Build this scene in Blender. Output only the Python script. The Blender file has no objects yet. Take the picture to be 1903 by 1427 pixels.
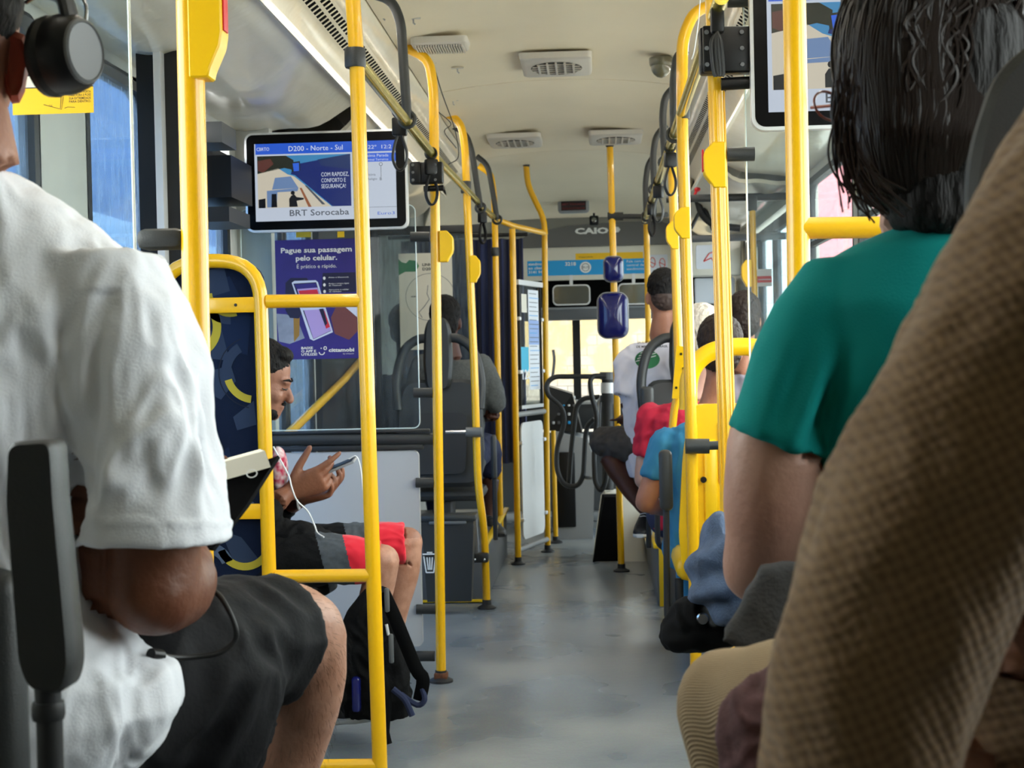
import bpy, bmesh, math, random
from mathutils import Vector, Matrix, noise
random.seed(7)
sc = bpy.context.scene
COL = sc.collection
# ------------------------------------------------------------------ camera
FPX, W_, H_ = 2800.0, 1903.0, 1427.0
EYE = Vector((0, 0, 1.2))
VPX, VPY, ROLL = 1110.0, 665.0, math.radians(1.2)
_f = Vector((VPX - W_/2, H_/2 - VPY, -FPX)).normalized()            # bus axis (+Y) in camera space
_u = Vector((-math.sin(ROLL), math.cos(ROLL), 0))
_u = (_u - _u.dot(_f)*_f).normalized()                               # world up in camera space
_r = _f.cross(_u)                                                    # world +X in camera space
R3 = Matrix((_r, _f, _u))                                            # camera -> world rotation
cam_d = bpy.data.cameras.new('camera'); cam = bpy.data.objects.new('camera', cam_d); COL.objects.link(cam)
cam_d.sensor_fit = 'HORIZONTAL'; cam_d.sensor_width = 36; cam_d.lens = 36*FPX/W_
cam_d.clip_start = 0.02; cam_d.clip_end = 400
cam.matrix_world = Matrix.Translation(EYE) @ R3.to_4x4()
cam_d.dof.use_dof = True; cam_d.dof.focus_distance = 3.2; cam_d.dof.aperture_fstop = 12.0
sc.camera = cam
# ------------------------------------------------------------------ view and daylight
sc.view_settings.view_transform = 'Standard'; sc.view_settings.look = 'None'
sc.view_settings.exposure = 1.12; sc.view_settings.gamma = 1; sc.view_settings.use_curve_mapping = False
cy = sc.cycles
cy.use_denoising = True
cy.max_bounces = 7; cy.diffuse_bounces = 4; cy.glossy_bounces = 3; cy.transmission_bounces = 6; cy.transparent_max_bounces = 16
cy.caustics_reflective = False; cy.caustics_refractive = False; cy.sample_clamp_indirect = 6
world = bpy.data.worlds.new('overcast_sky'); sc.world = world; world.use_nodes = True
wn = world.node_tree; bg = wn.nodes['Background']
bg.inputs[0].default_value = (0.96, 0.98, 1.0, 1); bg.inputs[1].default_value = 6.0
def portal(name, loc, rot, sx, sy):
    l = bpy.data.lights.new(name, 'AREA'); l.shape = 'RECTANGLE'; l.size = sx; l.size_y = sy; l.cycles.is_portal = True
    o = bpy.data.objects.new(name, l); o.location = loc; o.rotation_euler = rot; COL.objects.link(o); return o
PI = math.pi
portal('daylight_right_windows', (1.10, 4.25, 1.5), (0, PI/2, 0), 1.2, 7.0)
portal('daylight_right_door', (1.10, 9.5, 1.15), (0, PI/2, 0), 1.9, 2.6)
portal('daylight_left_windows', (-1.40, 4.3, 1.2), (0, -PI/2, 0), 2.0, 6.2)
portal('daylight_windshield', (-0.15, 11.95, 1.35), (-PI/2, 0, 0), 2.3, 1.5)

def strip_lamp(name, x, y0, y1, tilt, power):
    l = bpy.data.lights.new(name, 'AREA'); l.shape = 'RECTANGLE'; l.size = .028; l.size_y = y1-y0; l.energy = power; l.color = (1.0, .95, .86)
    o = bpy.data.objects.new(name, l); o.location = (x, (y0+y1)/2, 2.318); o.rotation_euler = (0, tilt, 0); COL.objects.link(o); return o
strip_lamp('duct_strip_lamp_left', -.765, 1.6, 8.8, -.35, 20)
strip_lamp('duct_strip_lamp_right', .465, 1.6, 8.8, .35, 20)
# ------------------------------------------------------------------ pixel helpers
def ray(px, py): return (R3 @ Vector((px - W_/2, H_/2 - py, -FPX))).normalized()
def P(px, py, Y):
    r = ray(px, py); return EYE + r*(Y/r.y)
def PX(px, py, X):
    r = ray(px, py); return EYE + r*(X/r.x)
def PZ(px, py, Z=0.0):
    r = ray(px, py); return EYE + r*((Z - EYE.z)/r.z)
def proj(v):
    q = R3.transposed() @ (Vector(v) - EYE); return (W_/2 - FPX*q.x/q.z, H_/2 + FPX*q.y/q.z)
V = Vector
# ------------------------------------------------------------------ materials
MATS = {}
def srgb(h):
    if isinstance(h, str):
        h = h.lstrip('#'); c = [int(h[i:i+2], 16)/255 for i in (0, 2, 4)]
    else: c = [x/255 for x in h]
    return tuple((x/12.92 if x <= 0.04045 else ((x+0.055)/1.055)**2.4) for x in c) + (1,)
def mat(name, col, rough=0.5, metal=0.0, coat=0.0, var=0.0, vscale=8.0, bump=0.0, bscale=60.0, col2=None, sheen=0.0, emit=None, estr=0.0, stretch=(1,1,1), spec=0.5, sss=0.0, detail=4.0):
    m = bpy.data.materials.new(name); m.use_nodes = True; nt = m.node_tree; N = nt.nodes; L = nt.links
    b = N['Principled BSDF']; c = srgb(col)
    b.inputs['Base Color'].default_value = c; b.inputs['Roughness'].default_value = rough; b.inputs['Metallic'].default_value = metal
    b.inputs['Coat Weight'].default_value = coat; b.inputs['Coat Roughness'].default_value = 0.08
    b.inputs['Sheen Weight'].default_value = sheen; b.inputs['Specular IOR Level'].default_value = spec
    if sss: b.inputs['Subsurface Weight'].default_value = sss; b.inputs['Subsurface Radius'].default_value = (0.02, 0.008, 0.004); b.inputs['Subsurface Scale'].default_value = 0.5
    if emit: b.inputs['Emission Color'].default_value = srgb(emit); b.inputs['Emission Strength'].default_value = estr
    if var or bump or col2:
        tc = N.new('ShaderNodeTexCoord'); mp = N.new('ShaderNodeMapping'); mp.inputs['Scale'].default_value = stretch
        L.new(tc.outputs['Object'], mp.inputs[0])
    if var or col2:
        nz = N.new('ShaderNodeTexNoise'); nz.inputs['Scale'].default_value = vscale; nz.inputs['Detail'].default_value = detail; L.new(mp.outputs[0], nz.inputs[0])
        mx = N.new('ShaderNodeMix'); mx.data_type = 'RGBA'
        rp = N.new('ShaderNodeMapRange'); rp.inputs[1].default_value = 0.35; rp.inputs[2].default_value = 0.65; L.new(nz.outputs[0], rp.inputs[0]); L.new(rp.outputs[0], mx.inputs[0])
        c2 = srgb(col2) if col2 else tuple(x*(1-var) for x in c[:3]) + (1,)
        mx.inputs[6].default_value = c; mx.inputs[7].default_value = c2; L.new(mx.outputs[2], b.inputs['Base Color'])
    if bump:
        bn = N.new('ShaderNodeTexNoise'); bn.inputs['Scale'].default_value = bscale; bn.inputs['Detail'].default_value = 3; L.new(mp.outputs[0], bn.inputs[0])
        bp = N.new('ShaderNodeBump'); bp.inputs['Strength'].default_value = bump; bp.inputs['Distance'].default_value = 0.01; L.new(bn.outputs[0], bp.inputs['Height']); L.new(bp.outputs[0], b.inputs['Normal'])
    MATS[name] = m; return m
def glassmat(name, tint, base=0.04, rough=0.03, dirt=0.0, dirtcol='c8d0d8', dscale=30, dstretch=(1,1,.15)):
    m = bpy.data.materials.new(name); m.use_nodes = True; nt = m.node_tree; N = nt.nodes; L = nt.links
    N.remove(N['Principled BSDF']); out = N['Material Output']
    tr = N.new('ShaderNodeBsdfTransparent'); tr.inputs[0].default_value = srgb(tint)
    gl = N.new('ShaderNodeBsdfGlossy'); gl.inputs['Roughness'].default_value = rough
    lw = N.new('ShaderNodeFresnel'); lw.inputs[0].default_value = 1.25
    ad = N.new('ShaderNodeMath'); ad.operation = 'ADD'; ad.use_clamp = True; ad.inputs[1].default_value = base; L.new(lw.outputs[0], ad.inputs[0])
    ge = N.new('ShaderNodeNewGeometry'); fb = N.new('ShaderNodeMath'); fb.operation = 'SUBTRACT'; fb.inputs[0].default_value = 1; L.new(ge.outputs['Backfacing'], fb.inputs[1])
    fm_ = N.new('ShaderNodeMath'); fm_.operation = 'MULTIPLY'; L.new(ad.outputs[0], fm_.inputs[0]); L.new(fb.outputs[0], fm_.inputs[1]); ad = fm_
    mx = N.new('ShaderNodeMixShader'); L.new(ad.outputs[0], mx.inputs[0]); L.new(tr.outputs[0], mx.inputs[1]); L.new(gl.outputs[0], mx.inputs[2])
    last = mx
    if dirt:
        df = N.new('ShaderNodeBsdfDiffuse'); df.inputs[0].default_value = srgb(dirtcol)
        tl = N.new('ShaderNodeBsdfTranslucent'); tl.inputs[0].default_value = srgb(dirtcol)
        m1 = N.new('ShaderNodeMixShader'); m1.inputs[0].default_value = .5; L.new(df.outputs[0], m1.inputs[1]); L.new(tl.outputs[0], m1.inputs[2])
        tc = N.new('ShaderNodeTexCoord'); mp = N.new('ShaderNodeMapping'); mp.inputs['Scale'].default_value = dstretch; L.new(tc.outputs['Object'], mp.inputs[0])
        nz = N.new('ShaderNodeTexNoise'); nz.inputs['Scale'].default_value = dscale; nz.inputs['Detail'].default_value = 6; L.new(mp.outputs[0], nz.inputs[0])
        rp = N.new('ShaderNodeMapRange'); rp.inputs[1].default_value = .4; rp.inputs[2].default_value = .7; rp.inputs[3].default_value = dirt*.3; rp.inputs[4].default_value = dirt; L.new(nz.outputs[0], rp.inputs[0])
        m2 = N.new('ShaderNodeMixShader'); L.new(rp.outputs[0], m2.inputs[0]); L.new(mx.outputs[0], m2.inputs[1]); L.new(m1.outputs[0], m2.inputs[2]); last = m2
    L.new(last.outputs[0], out.inputs[0]); MATS[name] = m; return m
def emat(name, col, s):
    m = bpy.data.materials.new(name); m.use_nodes = True; nt = m.node_tree; N = nt.nodes
    b = N['Principled BSDF']; b.inputs['Base Color'].default_value = (.01, .01, .01, 1); b.inputs['Roughness'].default_value = .25
    b.inputs['Emission Color'].default_value = srgb(col); b.inputs['Emission Strength'].default_value = s
    MATS[name] = m; return m
mat('yellow', (238, 180, 2), .30, coat=.4)
mat('yellow_chip', (120, 70, 40), .7, var=.5, vscale=60)
mat('yellow_box', (243, 196, 10), .4)
mat('yellow_plastic', (242, 192, 8), .32)
mat('brass_rail', (214, 196, 84), .22, metal=.85, var=.15, vscale=3)
mat('grey_plastic', (44, 46, 46), .45, bump=.1, bscale=400)
mat('grey_dark', (34, 35, 36), .5)
mat('grey_mid', (96, 98, 99), .45)
mat('grey_light', (150, 152, 153), .4)
mat('grey_panel', (186, 187, 188), .38, var=.04, vscale=4)
mat('black_plastic', (14, 14, 15), .4, spec=.3)
mat('bezel_black', (5, 5, 6), .25, spec=.15)
mat('black_rubber', (12, 12, 12), .55)
mat('black_matte', (8, 8, 9), .85, spec=.12)
mat('chrome', (205, 207, 210), .18, metal=1.0)
mat('steel', (165, 167, 170), .35, metal=.9)
mat('alu_light', (225, 226, 226), .3, metal=.3)
mat('orange_label', (206, 90, 30), .5)
mat('wall_beige', (206, 200, 188), .5, var=.05, vscale=3)
mat('ceiling_white', (238, 224, 194), .55, var=.05, vscale=2.2, bump=.03, bscale=3)
mat('duct_white', (232, 224, 204), .3, coat=.4, bump=.9, bscale=7, var=.06, vscale=4)
mat('vent_grey', (196, 190, 178), .45)
mat('vent_dark', (60, 57, 52), .6)
mat('wall_grey', (120, 122, 122), .5, var=.08, vscale=4)
mat('wall_pale', (196, 196, 190), .5)
mat('cream', (226, 221, 204), .45)
mat('camera_bronze', (96, 92, 70), .3, coat=.4)
mat('white', (236, 236, 234), .5)
mat('white_ink', (240, 240, 236), .6)
mat('black_ink', (22, 24, 28), .6)
mat('grey_ink', (90, 95, 100), .6)
mat('red', (205, 20, 30), .45)
mat('red_ink', (212, 62, 50), .6)
mat('pink_ink', (226, 150, 140), .6)
mat('green_ink', (32, 120, 70), .6)
mat('blue_strip', (22, 158, 222), .45)
mat('yellow_strip', (248, 196, 20), .45)
mat('mirror_blue', (20, 26, 96), .2, coat=.6)
mat('mirror_face', (120, 125, 122), .12, metal=.8)
mat('curtain', (34, 46, 92), .8, sheen=.3, bump=.2, bscale=200)
glassmat('glass', (236, 240, 238), .01, dirt=.05)
glassmat('glass_scratched', (205, 212, 214), .02, dirt=.30, dirtcol='aebccc', dscale=60)
glassmat('glass_partition', (238, 243, 243), .01, dirt=.05)
glassmat('door_glass', (140, 165, 190), .03, dirt=.35, dirtcol='a4b2c2', dscale=45)
mat('glass_edge', (238, 246, 244), .1, emit=None)

# ------------------------------------------------------------------ mesh builder
def M4(o, x, y, z):
    return Matrix((( x[0], y[0], z[0], o[0]), (x[1], y[1], z[1], o[1]), (x[2], y[2], z[2], o[2]), (0, 0, 0, 1)))
def frame(o, n, up=(0, 0, 1)):
    """matrix whose local XY plane faces n, local Y close to up"""
    n = V(n).normalized(); u = V(up); u = (u - u.dot(n)*n).normalized(); return M4(V(o), u.cross(n), u, n)
FRONTAL = lambda o: frame(o, (0, -1, 0))        # local x = +X, y = +Z, z = towards the rear of the bus
_tcache = {}
class MB:
    def __init__(s): s.v = []; s.f = []; s.fm = []; s.fs = []; s.ms = []
    def mi(s, m):
        if m not in s.ms: s.ms.append(m)
        return s.ms.index(m)
    def add(s, vs, fs, m, smooth=False, M=None):
        k = len(s.v); i = s.mi(m)
        s.v += [tuple(M @ V(p)) if M else tuple(p) for p in vs]
        s.f += [tuple(k + a for a in f) for f in fs]; s.fm += [i]*len(fs); s.fs += [smooth]*len(fs); return s
    def box(s, lo, hi, m, M=None):
        (a, b, c), (d, e, f) = lo, hi
        vs = [(x, y, z) for x in (a, d) for y in (b, e) for z in (c, f)]
        return s.add(vs, [(0,1,3,2), (4,6,7,5), (0,4,5,1), (2,3,7,6), (0,2,6,4), (1,5,7,3)], m, False, M)
    def rbox(s, c, size, r, m, M=None, seg=2, pw=None):
        bm = bmesh.new(); bmesh.ops.create_cube(bm, size=1)
        bmesh.ops.scale(bm, vec=size, verts=bm.verts); bmesh.ops.bevel(bm, geom=bm.edges[:], offset=min(r, min(size)*.49), segments=seg, affect='EDGES', profile=.5)
        bmesh.ops.translate(bm, vec=c, verts=bm.verts); s.addbm(bm, m, True, M); return s
    def addbm(s, bm, m, smooth=True, M=None):
        bm.verts.ensure_lookup_table(); bm.verts.index_update()
        s.add([v.co.copy() for v in bm.verts], [[v.index for v in f.verts] for f in bm.faces], m, smooth, M); bm.free()
    def tube(s, pts, r, m, n=12, cap=True, closed=False, M=None, flat=1.0, smooth=True):
        pts = [V(p) for p in pts]; k = len(pts); rs = r if isinstance(r, (list, tuple)) else [r]*k
        vs = []; fs = []
        def tang(i):
            if closed: return (pts[(i+1) % k] - pts[i-1]).normalized()
            a = pts[min(i+1, k-1)] - pts[max(i-1, 0)]; return a.normalized() if a.length > 1e-9 else V((0, 0, 1))
        t = tang(0); ref = V((0, 0, 1)) if abs(t.z) < .9 else V((0, 1, 0)); u = (ref - ref.dot(t)*t).normalized()
        for i in range(k):
            t = tang(i); u = (u - u.dot(t)*t).normalized(); w = t.cross(u)
            for j in range(n):
                a = 2*PI*j/n; vs.append(pts[i] + rs[i]*(math.cos(a)*u*flat + math.sin(a)*w))
        for i in range(k if closed else k-1):
            for j in range(n):
                a = i*n + j; b = i*n + (j+1) % n; c = ((i+1) % k)*n + (j+1) % n; d = ((i+1) % k)*n + j; fs.append((a, b, c, d))
        if cap and not closed: fs += [tuple(range(n-1, -1, -1)), tuple((k-1)*n + j for j in range(n))]
        return s.add(vs, fs, m, smooth, M)
    def cyl(s, a, b, r, m, n=16, M=None): return s.tube([a, b], r, m, n, M=M, smooth=True)
    def lathe(s, prof, m, M=None, n=24, smooth=True):
        vs = []; fs = []
        for (r, z) in prof:
            for j in range(n): vs.append((r*math.cos(2*PI*j/n), r*math.sin(2*PI*j/n), z))
        for i in range(len(prof)-1):
            for j in range(n): fs.append((i*n+j, i*n+(j+1) % n, (i+1)*n+(j+1) % n, (i+1)*n+j))
        fs += [tuple(range(n-1, -1, -1)), tuple((len(prof)-1)*n+j for j in range(n))]
        return s.add(vs, fs, m, smooth, M)
    def prism(s, out, z0, z1, m, M=None, smooth=False):
        n = len(out); vs = [(x, y, z0) for x, y in out] + [(x, y, z1) for x, y in out]
        fs = [tuple(range(n-1, -1, -1)), tuple(range(n, 2*n))] + [(i, (i+1) % n, n+(i+1) % n, n+i) for i in range(n)]
        return s.add(vs, fs, m, smooth, M)
    def flat(s, out, z, m, M=None): return s.add([(x, y, z) for x, y in out], [tuple(range(len(out)))], m, False, M)
    def rect(s, x0, y0, x1, y1, z, m, M=None): return s.flat([(x0, y0), (x1, y0), (x1, y1), (x0, y1)], z, m, M)
    def ell(s, c, r, m, M=None, nu=20, nv=12):
        vs = [(c[0], c[1], c[2]-r[2])]; fs = []
        for i in range(1, nv):
            a = -PI/2 + PI*i/nv
            for j in range(nu):
                b = 2*PI*j/nu; vs.append((c[0]+r[0]*math.cos(a)*math.cos(b), c[1]+r[1]*math.cos(a)*math.sin(b), c[2]+r[2]*math.sin(a)))
        vs.append((c[0], c[1], c[2]+r[2])); T = len(vs)-1
        for j in range(nu):
            k = (j+1) % nu; fs.append((0, 1+k, 1+j)); fs.append((T, 1+(nv-2)*nu+j, 1+(nv-2)*nu+k))
            for i in range(nv-2): fs.append((1+i*nu+j, 1+i*nu+k, 1+(i+1)*nu+k, 1+(i+1)*nu+j))
        return s.add(vs, fs, m, True, M)
    def loft(s, rings, m, M=None, cap=True, smooth=True, closed=True):
        n = len(rings[0]); vs = [p for r in rings for p in r]; fs = []
        for i in range(len(rings)-1):
            for j in range(n if closed else n-1): fs.append((i*n+j, i*n+(j+1) % n, (i+1)*n+(j+1) % n, (i+1)*n+j))
        if cap and closed: fs += [tuple(range(n-1, -1, -1)), tuple((len(rings)-1)*n+j for j in range(n))]
        return s.add(vs, fs, m, smooth, M)
    def text(s, t, size, m, M, x=0, y=0, z=.0006, align='LEFT', w=None, bold=0.0, spacing=1.0):
        key = (t, align, round(bold, 4), spacing)
        if key not in _tcache:
            cu = bpy.data.curves.new('t', 'FONT'); cu.body = t; cu.size = 1; cu.align_x = align; cu.offset = bold; cu.resolution_u = 2; cu.space_character = spacing
            o = bpy.data.objects.new('t', cu); COL.objects.link(o); dg = bpy.context.evaluated_depsgraph_get(); me = bpy.data.meshes.new_from_object(o.evaluated_get(dg))
            _tcache[key] = ([v.co.copy() for v in me.vertices], [tuple(p.vertices) for p in me.polygons])
            bpy.data.objects.remove(o); bpy.data.curves.remove(cu); bpy.data.meshes.remove(me)
        vs, fs = _tcache[key]
        if not vs: return s
        sx = size
        if w: sx = w/max(1e-6, max(v.x for v in vs) - min(v.x for v in vs))
        return s.add([(x + v.x*sx, y + v.y*size, z) for v in vs], fs, m, False, M)
    def mesh(s, org=(0, 0, 0)):
        me = bpy.data.meshes.new('m'); o = V(org)
        me.from_pydata([V(p) - o for p in s.v], [], s.f)
        for m in s.ms: me.materials.append(MATS[m])
        me.polygons.foreach_set('material_index', s.fm); me.polygons.foreach_set('use_smooth', s.fs); me.update()
        bm = bmesh.new(); bm.from_mesh(me); bmesh.ops.recalc_face_normals(bm, faces=[f for f in bm.faces if not f.is_valid or True]); bm.to_mesh(me); bm.free()
        return me
    def build(s, name, parent=None, org=None, sharp=35):
        if parent is not None: org = WLOC[parent.name]
        elif org is None:
            xs = [p[0] for p in s.v]; ys = [p[1] for p in s.v]; zs = [p[2] for p in s.v]
            org = ((min(xs)+max(xs))/2, (min(ys)+max(ys))/2, min(zs))
        me = s.mesh(org)
        try: me.set_sharp_from_angle(angle=math.radians(sharp))
        except Exception: pass
        return link(name, me, parent, org)
WLOC = {}
def link(name, me, parent, org):
    me.name = name; o = bpy.data.objects.new(name, me); COL.objects.link(o)
    if parent is not None: o.parent = parent
    else: o.location = org
    WLOC[o.name] = V(org); return o
def T(name, label, cat, loc, group=None):
    o = bpy.data.objects.new(name, None); COL.objects.link(o); o.location = loc; o.empty_display_size = .05
    o['label'] = label; o['category'] = cat
    if group: o['group'] = group
    WLOC[o.name] = V(loc); return o
def tag(o, label, cat, group=None):
    o['label'] = label; o['category'] = cat
    if group: o['group'] = group
    return o
def st(o, label=None, cat=None):
    o['kind'] = 'structure'
    if label: o['label'] = label; o['category'] = cat
    return o
def dup(root, loc, label=None, group=None, rotz=None):
    r = root.copy(); COL.objects.link(r); r.location = loc
    if rotz is not None: r.rotation_euler = (0, 0, rotz)
    if label: r['label'] = label
    if group: r['group'] = group
    for ch in root.children:
        c = ch.copy(); COL.objects.link(c); c.parent = r
        for g in ch.children:
            d = g.copy(); COL.objects.link(d); d.parent = c
    return r
def arc(c, r, a0, a1, n=8): return [(c[0]+r*math.cos(a0+(a1-a0)*i/n), c[1]+r*math.sin(a0+(a1-a0)*i/n)) for i in range(n+1)]
def rrect(x0, y0, x1, y1, r, n=5):
    return arc((x1-r, y0+r), r, -PI/2, 0, n) + arc((x1-r, y1-r), r, 0, PI/2, n) + arc((x0+r, y1-r), r, PI/2, PI, n) + arc((x0+r, y0+r), r, PI, 1.5*PI, n)
def bend(pts, rad, n=6):
    """polyline with its corners rounded"""
    pts = [V(p) for p in pts]; out = [pts[0]]
    for i in range(1, len(pts)-1):
        a, b, c = pts[i-1], pts[i], pts[i+1]; u = (a-b); w = (c-b); r = rad if not isinstance(rad, (list, tuple)) else rad[i-1]
        d = min(r, u.length*.49, w.length*.49); p0 = b + u.normalized()*d; p1 = b + w.normalized()*d
        for k in range(n+1):
            t = k/n; out.append(p0*(1-t)**2 + b*2*t*(1-t) + p1*t*t)
    out.append(pts[-1]); return out
def smoothpath(pts, n=6):
    pts = [V(p) for p in pts]; out = []
    q = [pts[0]*2 - pts[1]] + pts + [pts[-1]*2 - pts[-2]]
    for i in range(1, len(q)-2):
        for k in range(n):
            t = k/n; p0, p1, p2, p3 = q[i-1:i+3]
            out.append(.5*((2*p1) + (p2-p0)*t + (2*p0-5*p1+4*p2-p3)*t*t + (3*p1-p0-3*p2+p3)*t**3))
    out.append(pts[-1]); return out
# ================================================================== THE BUS SHELL
XC, XL, XR, YR, YF = -0.15, -1.35, 1.05, -1.9, 11.9
def ceilz(x): return 2.42 - .05*((x - XC)/.57)**2
# floor with worn vinyl
m = bpy.data.materials.new('vinyl_floor'); m.use_nodes = True; N = m.node_tree.nodes; L = m.node_tree.links; b = N['Principled BSDF']
tc = N.new('ShaderNodeTexCoord'); n1 = N.new('ShaderNodeTexNoise'); n1.inputs['Scale'].default_value = 1.6; n1.inputs['Detail'].default_value = 3; L.new(tc.outputs['Object'], n1.inputs[0])
n2 = N.new('ShaderNodeTexNoise'); n2.inputs['Scale'].default_value = 140; L.new(tc.outputs['Object'], n2.inputs[0])
cr = N.new('ShaderNodeValToRGB'); cr.color_ramp.elements[0].position = .38; cr.color_ramp.elements[0].color = srgb((104, 112, 120)); cr.color_ramp.elements[1].position = .66; cr.color_ramp.elements[1].color = srgb((142, 146, 146)); L.new(n1.outputs[0], cr.inputs[0])
mx = N.new('ShaderNodeMix'); mx.data_type = 'RGBA'; mx.blend_type = 'OVERLAY'; mx.inputs[0].default_value = .25; L.new(cr.outputs[0], mx.inputs[6]); L.new(n2.outputs[1], mx.inputs[7]); L.new(mx.outputs[2], b.inputs['Base Color'])
r1 = N.new('ShaderNodeMapRange'); r1.inputs[1].default_value = .35; r1.inputs[2].default_value = .7; r1.inputs[3].default_value = .24; r1.inputs[4].default_value = .36; L.new(n1.outputs[0], r1.inputs[0]); L.new(r1.outputs[0], b.inputs['Roughness'])
bp = N.new('ShaderNodeBump'); bp.inputs['Strength'].default_value = .30; bp.inputs['Distance'].default_value = .004; n3 = N.new('ShaderNodeTexNoise'); n3.inputs['Scale'].default_value = 24; n3.inputs['Detail'].default_value = 6; L.new(tc.outputs['Object'], n3.inputs[0]); L.new(n3.outputs[0], bp.inputs['Height']); L.new(bp.outputs[0], b.inputs['Normal'])
MATS['floor'] = m
st(MB().box((XL-.05, YR, -.08), (XR+.05, YF, 0), 'floor').build('floor', org=(0, 0, 0)))

# ceiling: one curved skin with the two air ducts' upper slopes
def strip(prof, y0, y1, m, thick=.02, ny=1):
    """a sheet following prof (x, z) from y0 to y1"""
    mb = MB(); n = len(prof); rings = []
    for j in range(ny+1):
        y = y0 + (y1-y0)*j/ny
        rings.append([(x, y, z) for x, z in prof] + [(x, y, z+thick) for x, z in reversed(prof)])
    return mb.loft(rings, m)
prof = [(XC + .57*t/8, ceilz(XC + .57*t/8)) for t in range(-8, 9)]
c1 = strip(prof, YR, 6.6, 'ceiling_white'); strip_b = strip(prof, 6.612, 8.85, 'ceiling_white')
c1.add(strip_b.v, strip_b.f, 'ceiling_white', True)
c1.box((XC-.57, YR, 2.46), (XC+.57, 9.0, 2.5), 'vent_dark')
st(c1.build('ceiling', org=(XC, 0, 2.3)))
# front bulkhead: ceiling curving down to the header, pinched at the corners
rings = []
for i in range(9):
    t = i/8; y = 8.86 + 2.1*t; z0 = 2.42 - .20*t**1.6; hw = .57 + .55*t**.7
    ring = [(XC + hw*s_/10, y, z0 - .05*(abs(s_)/10)**2*(1-t) - .10*t*(abs(s_)/10)**3 - .35*max(0, (abs(s_)/10-.8))*t) for s_ in range(-10, 11)]
    rings.append(ring + [(p[0], p[1], p[2]+.02) for p in reversed(ring)])
st(MB().loft(rings, 'ceiling_white').build('ceiling_front'))
for side, sx in (('left', -1), ('right', 1)):
    X = lambda a: XC + sx*a
    # duct between the flat ceiling and the window covers
    mb = strip([(X(.575), 2.365), (X(.60), 2.325), (X(.63), 2.31)], YR, 8.9, 'duct_white', .012)
    # perforated air strip made of real holes: bars between two rows of openings
    p0 = V((X(.63), 0, 2.31)); p1 = V((X(.70), 0, 2.262)); u = p1 - p0
    y = 2.6
    def quad(a0, a1, y0, y1, mm, off=0.0):
        q0 = p0 + u*a0; q1 = p0 + u*a1
        mb.add([(q0.x, y0, q0.z+off), (q1.x, y0, q1.z+off), (q1.x, y1, q1.z+off), (q0.x, y1, q0.z+off)], [(0, 1, 2, 3)], mm)
    quad(0, .12, YR, 8.9, 'duct_white'); quad(.43, .57, YR, 8.9, 'duct_white'); quad(.88, 1, YR, 8.9, 'duct_white')
    for r0, r1, sh in ((.12, .43, 0), (.57, .88, .013)):
        quad(r0, r1, YR, 2.6, 'duct_white')
        y = 2.6
        while y < 8.9:
            quad(r0, r1, y+sh, y+sh+.017, 'duct_white'); y += .045
    quad(-.1, 1.1, YR, 8.9, 'black_matte', .02)
    mb.add(*(lambda q: (q.v, q.f))(strip([(X(.70), 2.262), (X(.735), 2.235), (X(.75), 2.19), (X(.72), 2.165)], YR, 8.9, 'duct_white', .012)), 'duct_white', True)
    st(mb.build('ceiling_duct_'+side), 'plastic-wrapped air duct with rows of square holes above the %s rail' % side, 'duct')
# side covers over doors and windows (bulging sheets)
def cover(side, y0, y1, bulge, m='duct_white'):
    sx = -1 if side == 'left' else 1; rings = []; n = 12; ny = 14
    for j in range(ny+1):
        y = y0 + (y1-y0)*j/ny; ring = []
        for i in range(n+1):
            t = i/n; x = .74 + (1.2-.74)*t; z = 2.20 + (2.09-2.20)*t - bulge*math.sin(PI*t)*(1 + .25*math.sin(j*1.3+i*.7)) + .01*noise.noise(V((x*6, y*2.2, 0)))
            ring.append((XC + sx*x, y, z))
        rings.append(ring + [(p[0], p[1], p[2]+.02) for p in reversed(ring)])
    return MB().loft(rings, m)
st(cover('left', YR, 5.72, .05).build('ceiling_cover_left'))
st(cover('left', 5.9, 8.9, .10).build('ceiling_cover_left_front'))
st(cover('right', YR, 7.7, .03).build('ceiling_cover_right'))
st(cover('right', 7.74, 10.9, .09).build('ceiling_cover_right_front'))
# roof skins (close the shell)
st(MB().box((XL-.05, YR, 2.5), (XR+.05, YF, 2.54), 'wall_beige').build('roof_panel'))

# side walls with window openings
def sidewall(name, X, dx, spans, z0, z1, m, mtop, ztop=2.5):
    """spans: window openings (y0, y1); wall slab between x=X and X+dx"""
    mb = MB(); a, b_ = min(X, X+dx), max(X, X+dx)
    mb.box((a, YR, 0), (b_, YF, z0), m); mb.box((a, YR, z1), (b_, YF, ztop), mtop)
    y = YR
    for (s0, s1) in spans:
        mb.box((a, y, z0), (b_, s0, z1), mtop); y = s1
    mb.box((a, y, z0), (b_, YF, z1), mtop)
    return st(mb.build(name))
RW = [(.85, 1.9), (2.0, 2.9), (3.0, 4.5), (4.6, 6.1), (6.2, 7.55)]
LW = [(1.4, 2.6), (2.7, 3.62), (3.97, 4.54)]
mb = MB()
def wall_side(name, X, dx, wins, doors, m, mt):
    mb = MB(); a, b_ = min(X, X+dx), max(X, X+dx)
    cells = sorted([(y0, y1, 1.02, 2.05) for y0, y1 in wins] + [(y0, y1, .0, 2.02) for y0, y1 in doors])
    y = YR
    for (s0, s1, z0, z1) in cells:
        mb.box((a, y, 0), (b_, s0, 2.5), mt)
        if z0 > 0: mb.box((a, s0, 0), (b_, s1, z0), m)
        mb.box((a, s0, z1), (b_, s1, 2.5), mt); y = s1
    mb.box((a, y, 0), (b_, YF, 2.5), mt)
    st(mb.build(name))
RD = [(8.15, 10.6)]; LD = [(4.75, 5.55), (5.85, 7.15)]
wall_side('wall_right', XR, .06, RW, RD, 'wall_grey', 'wall_pale')
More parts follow.
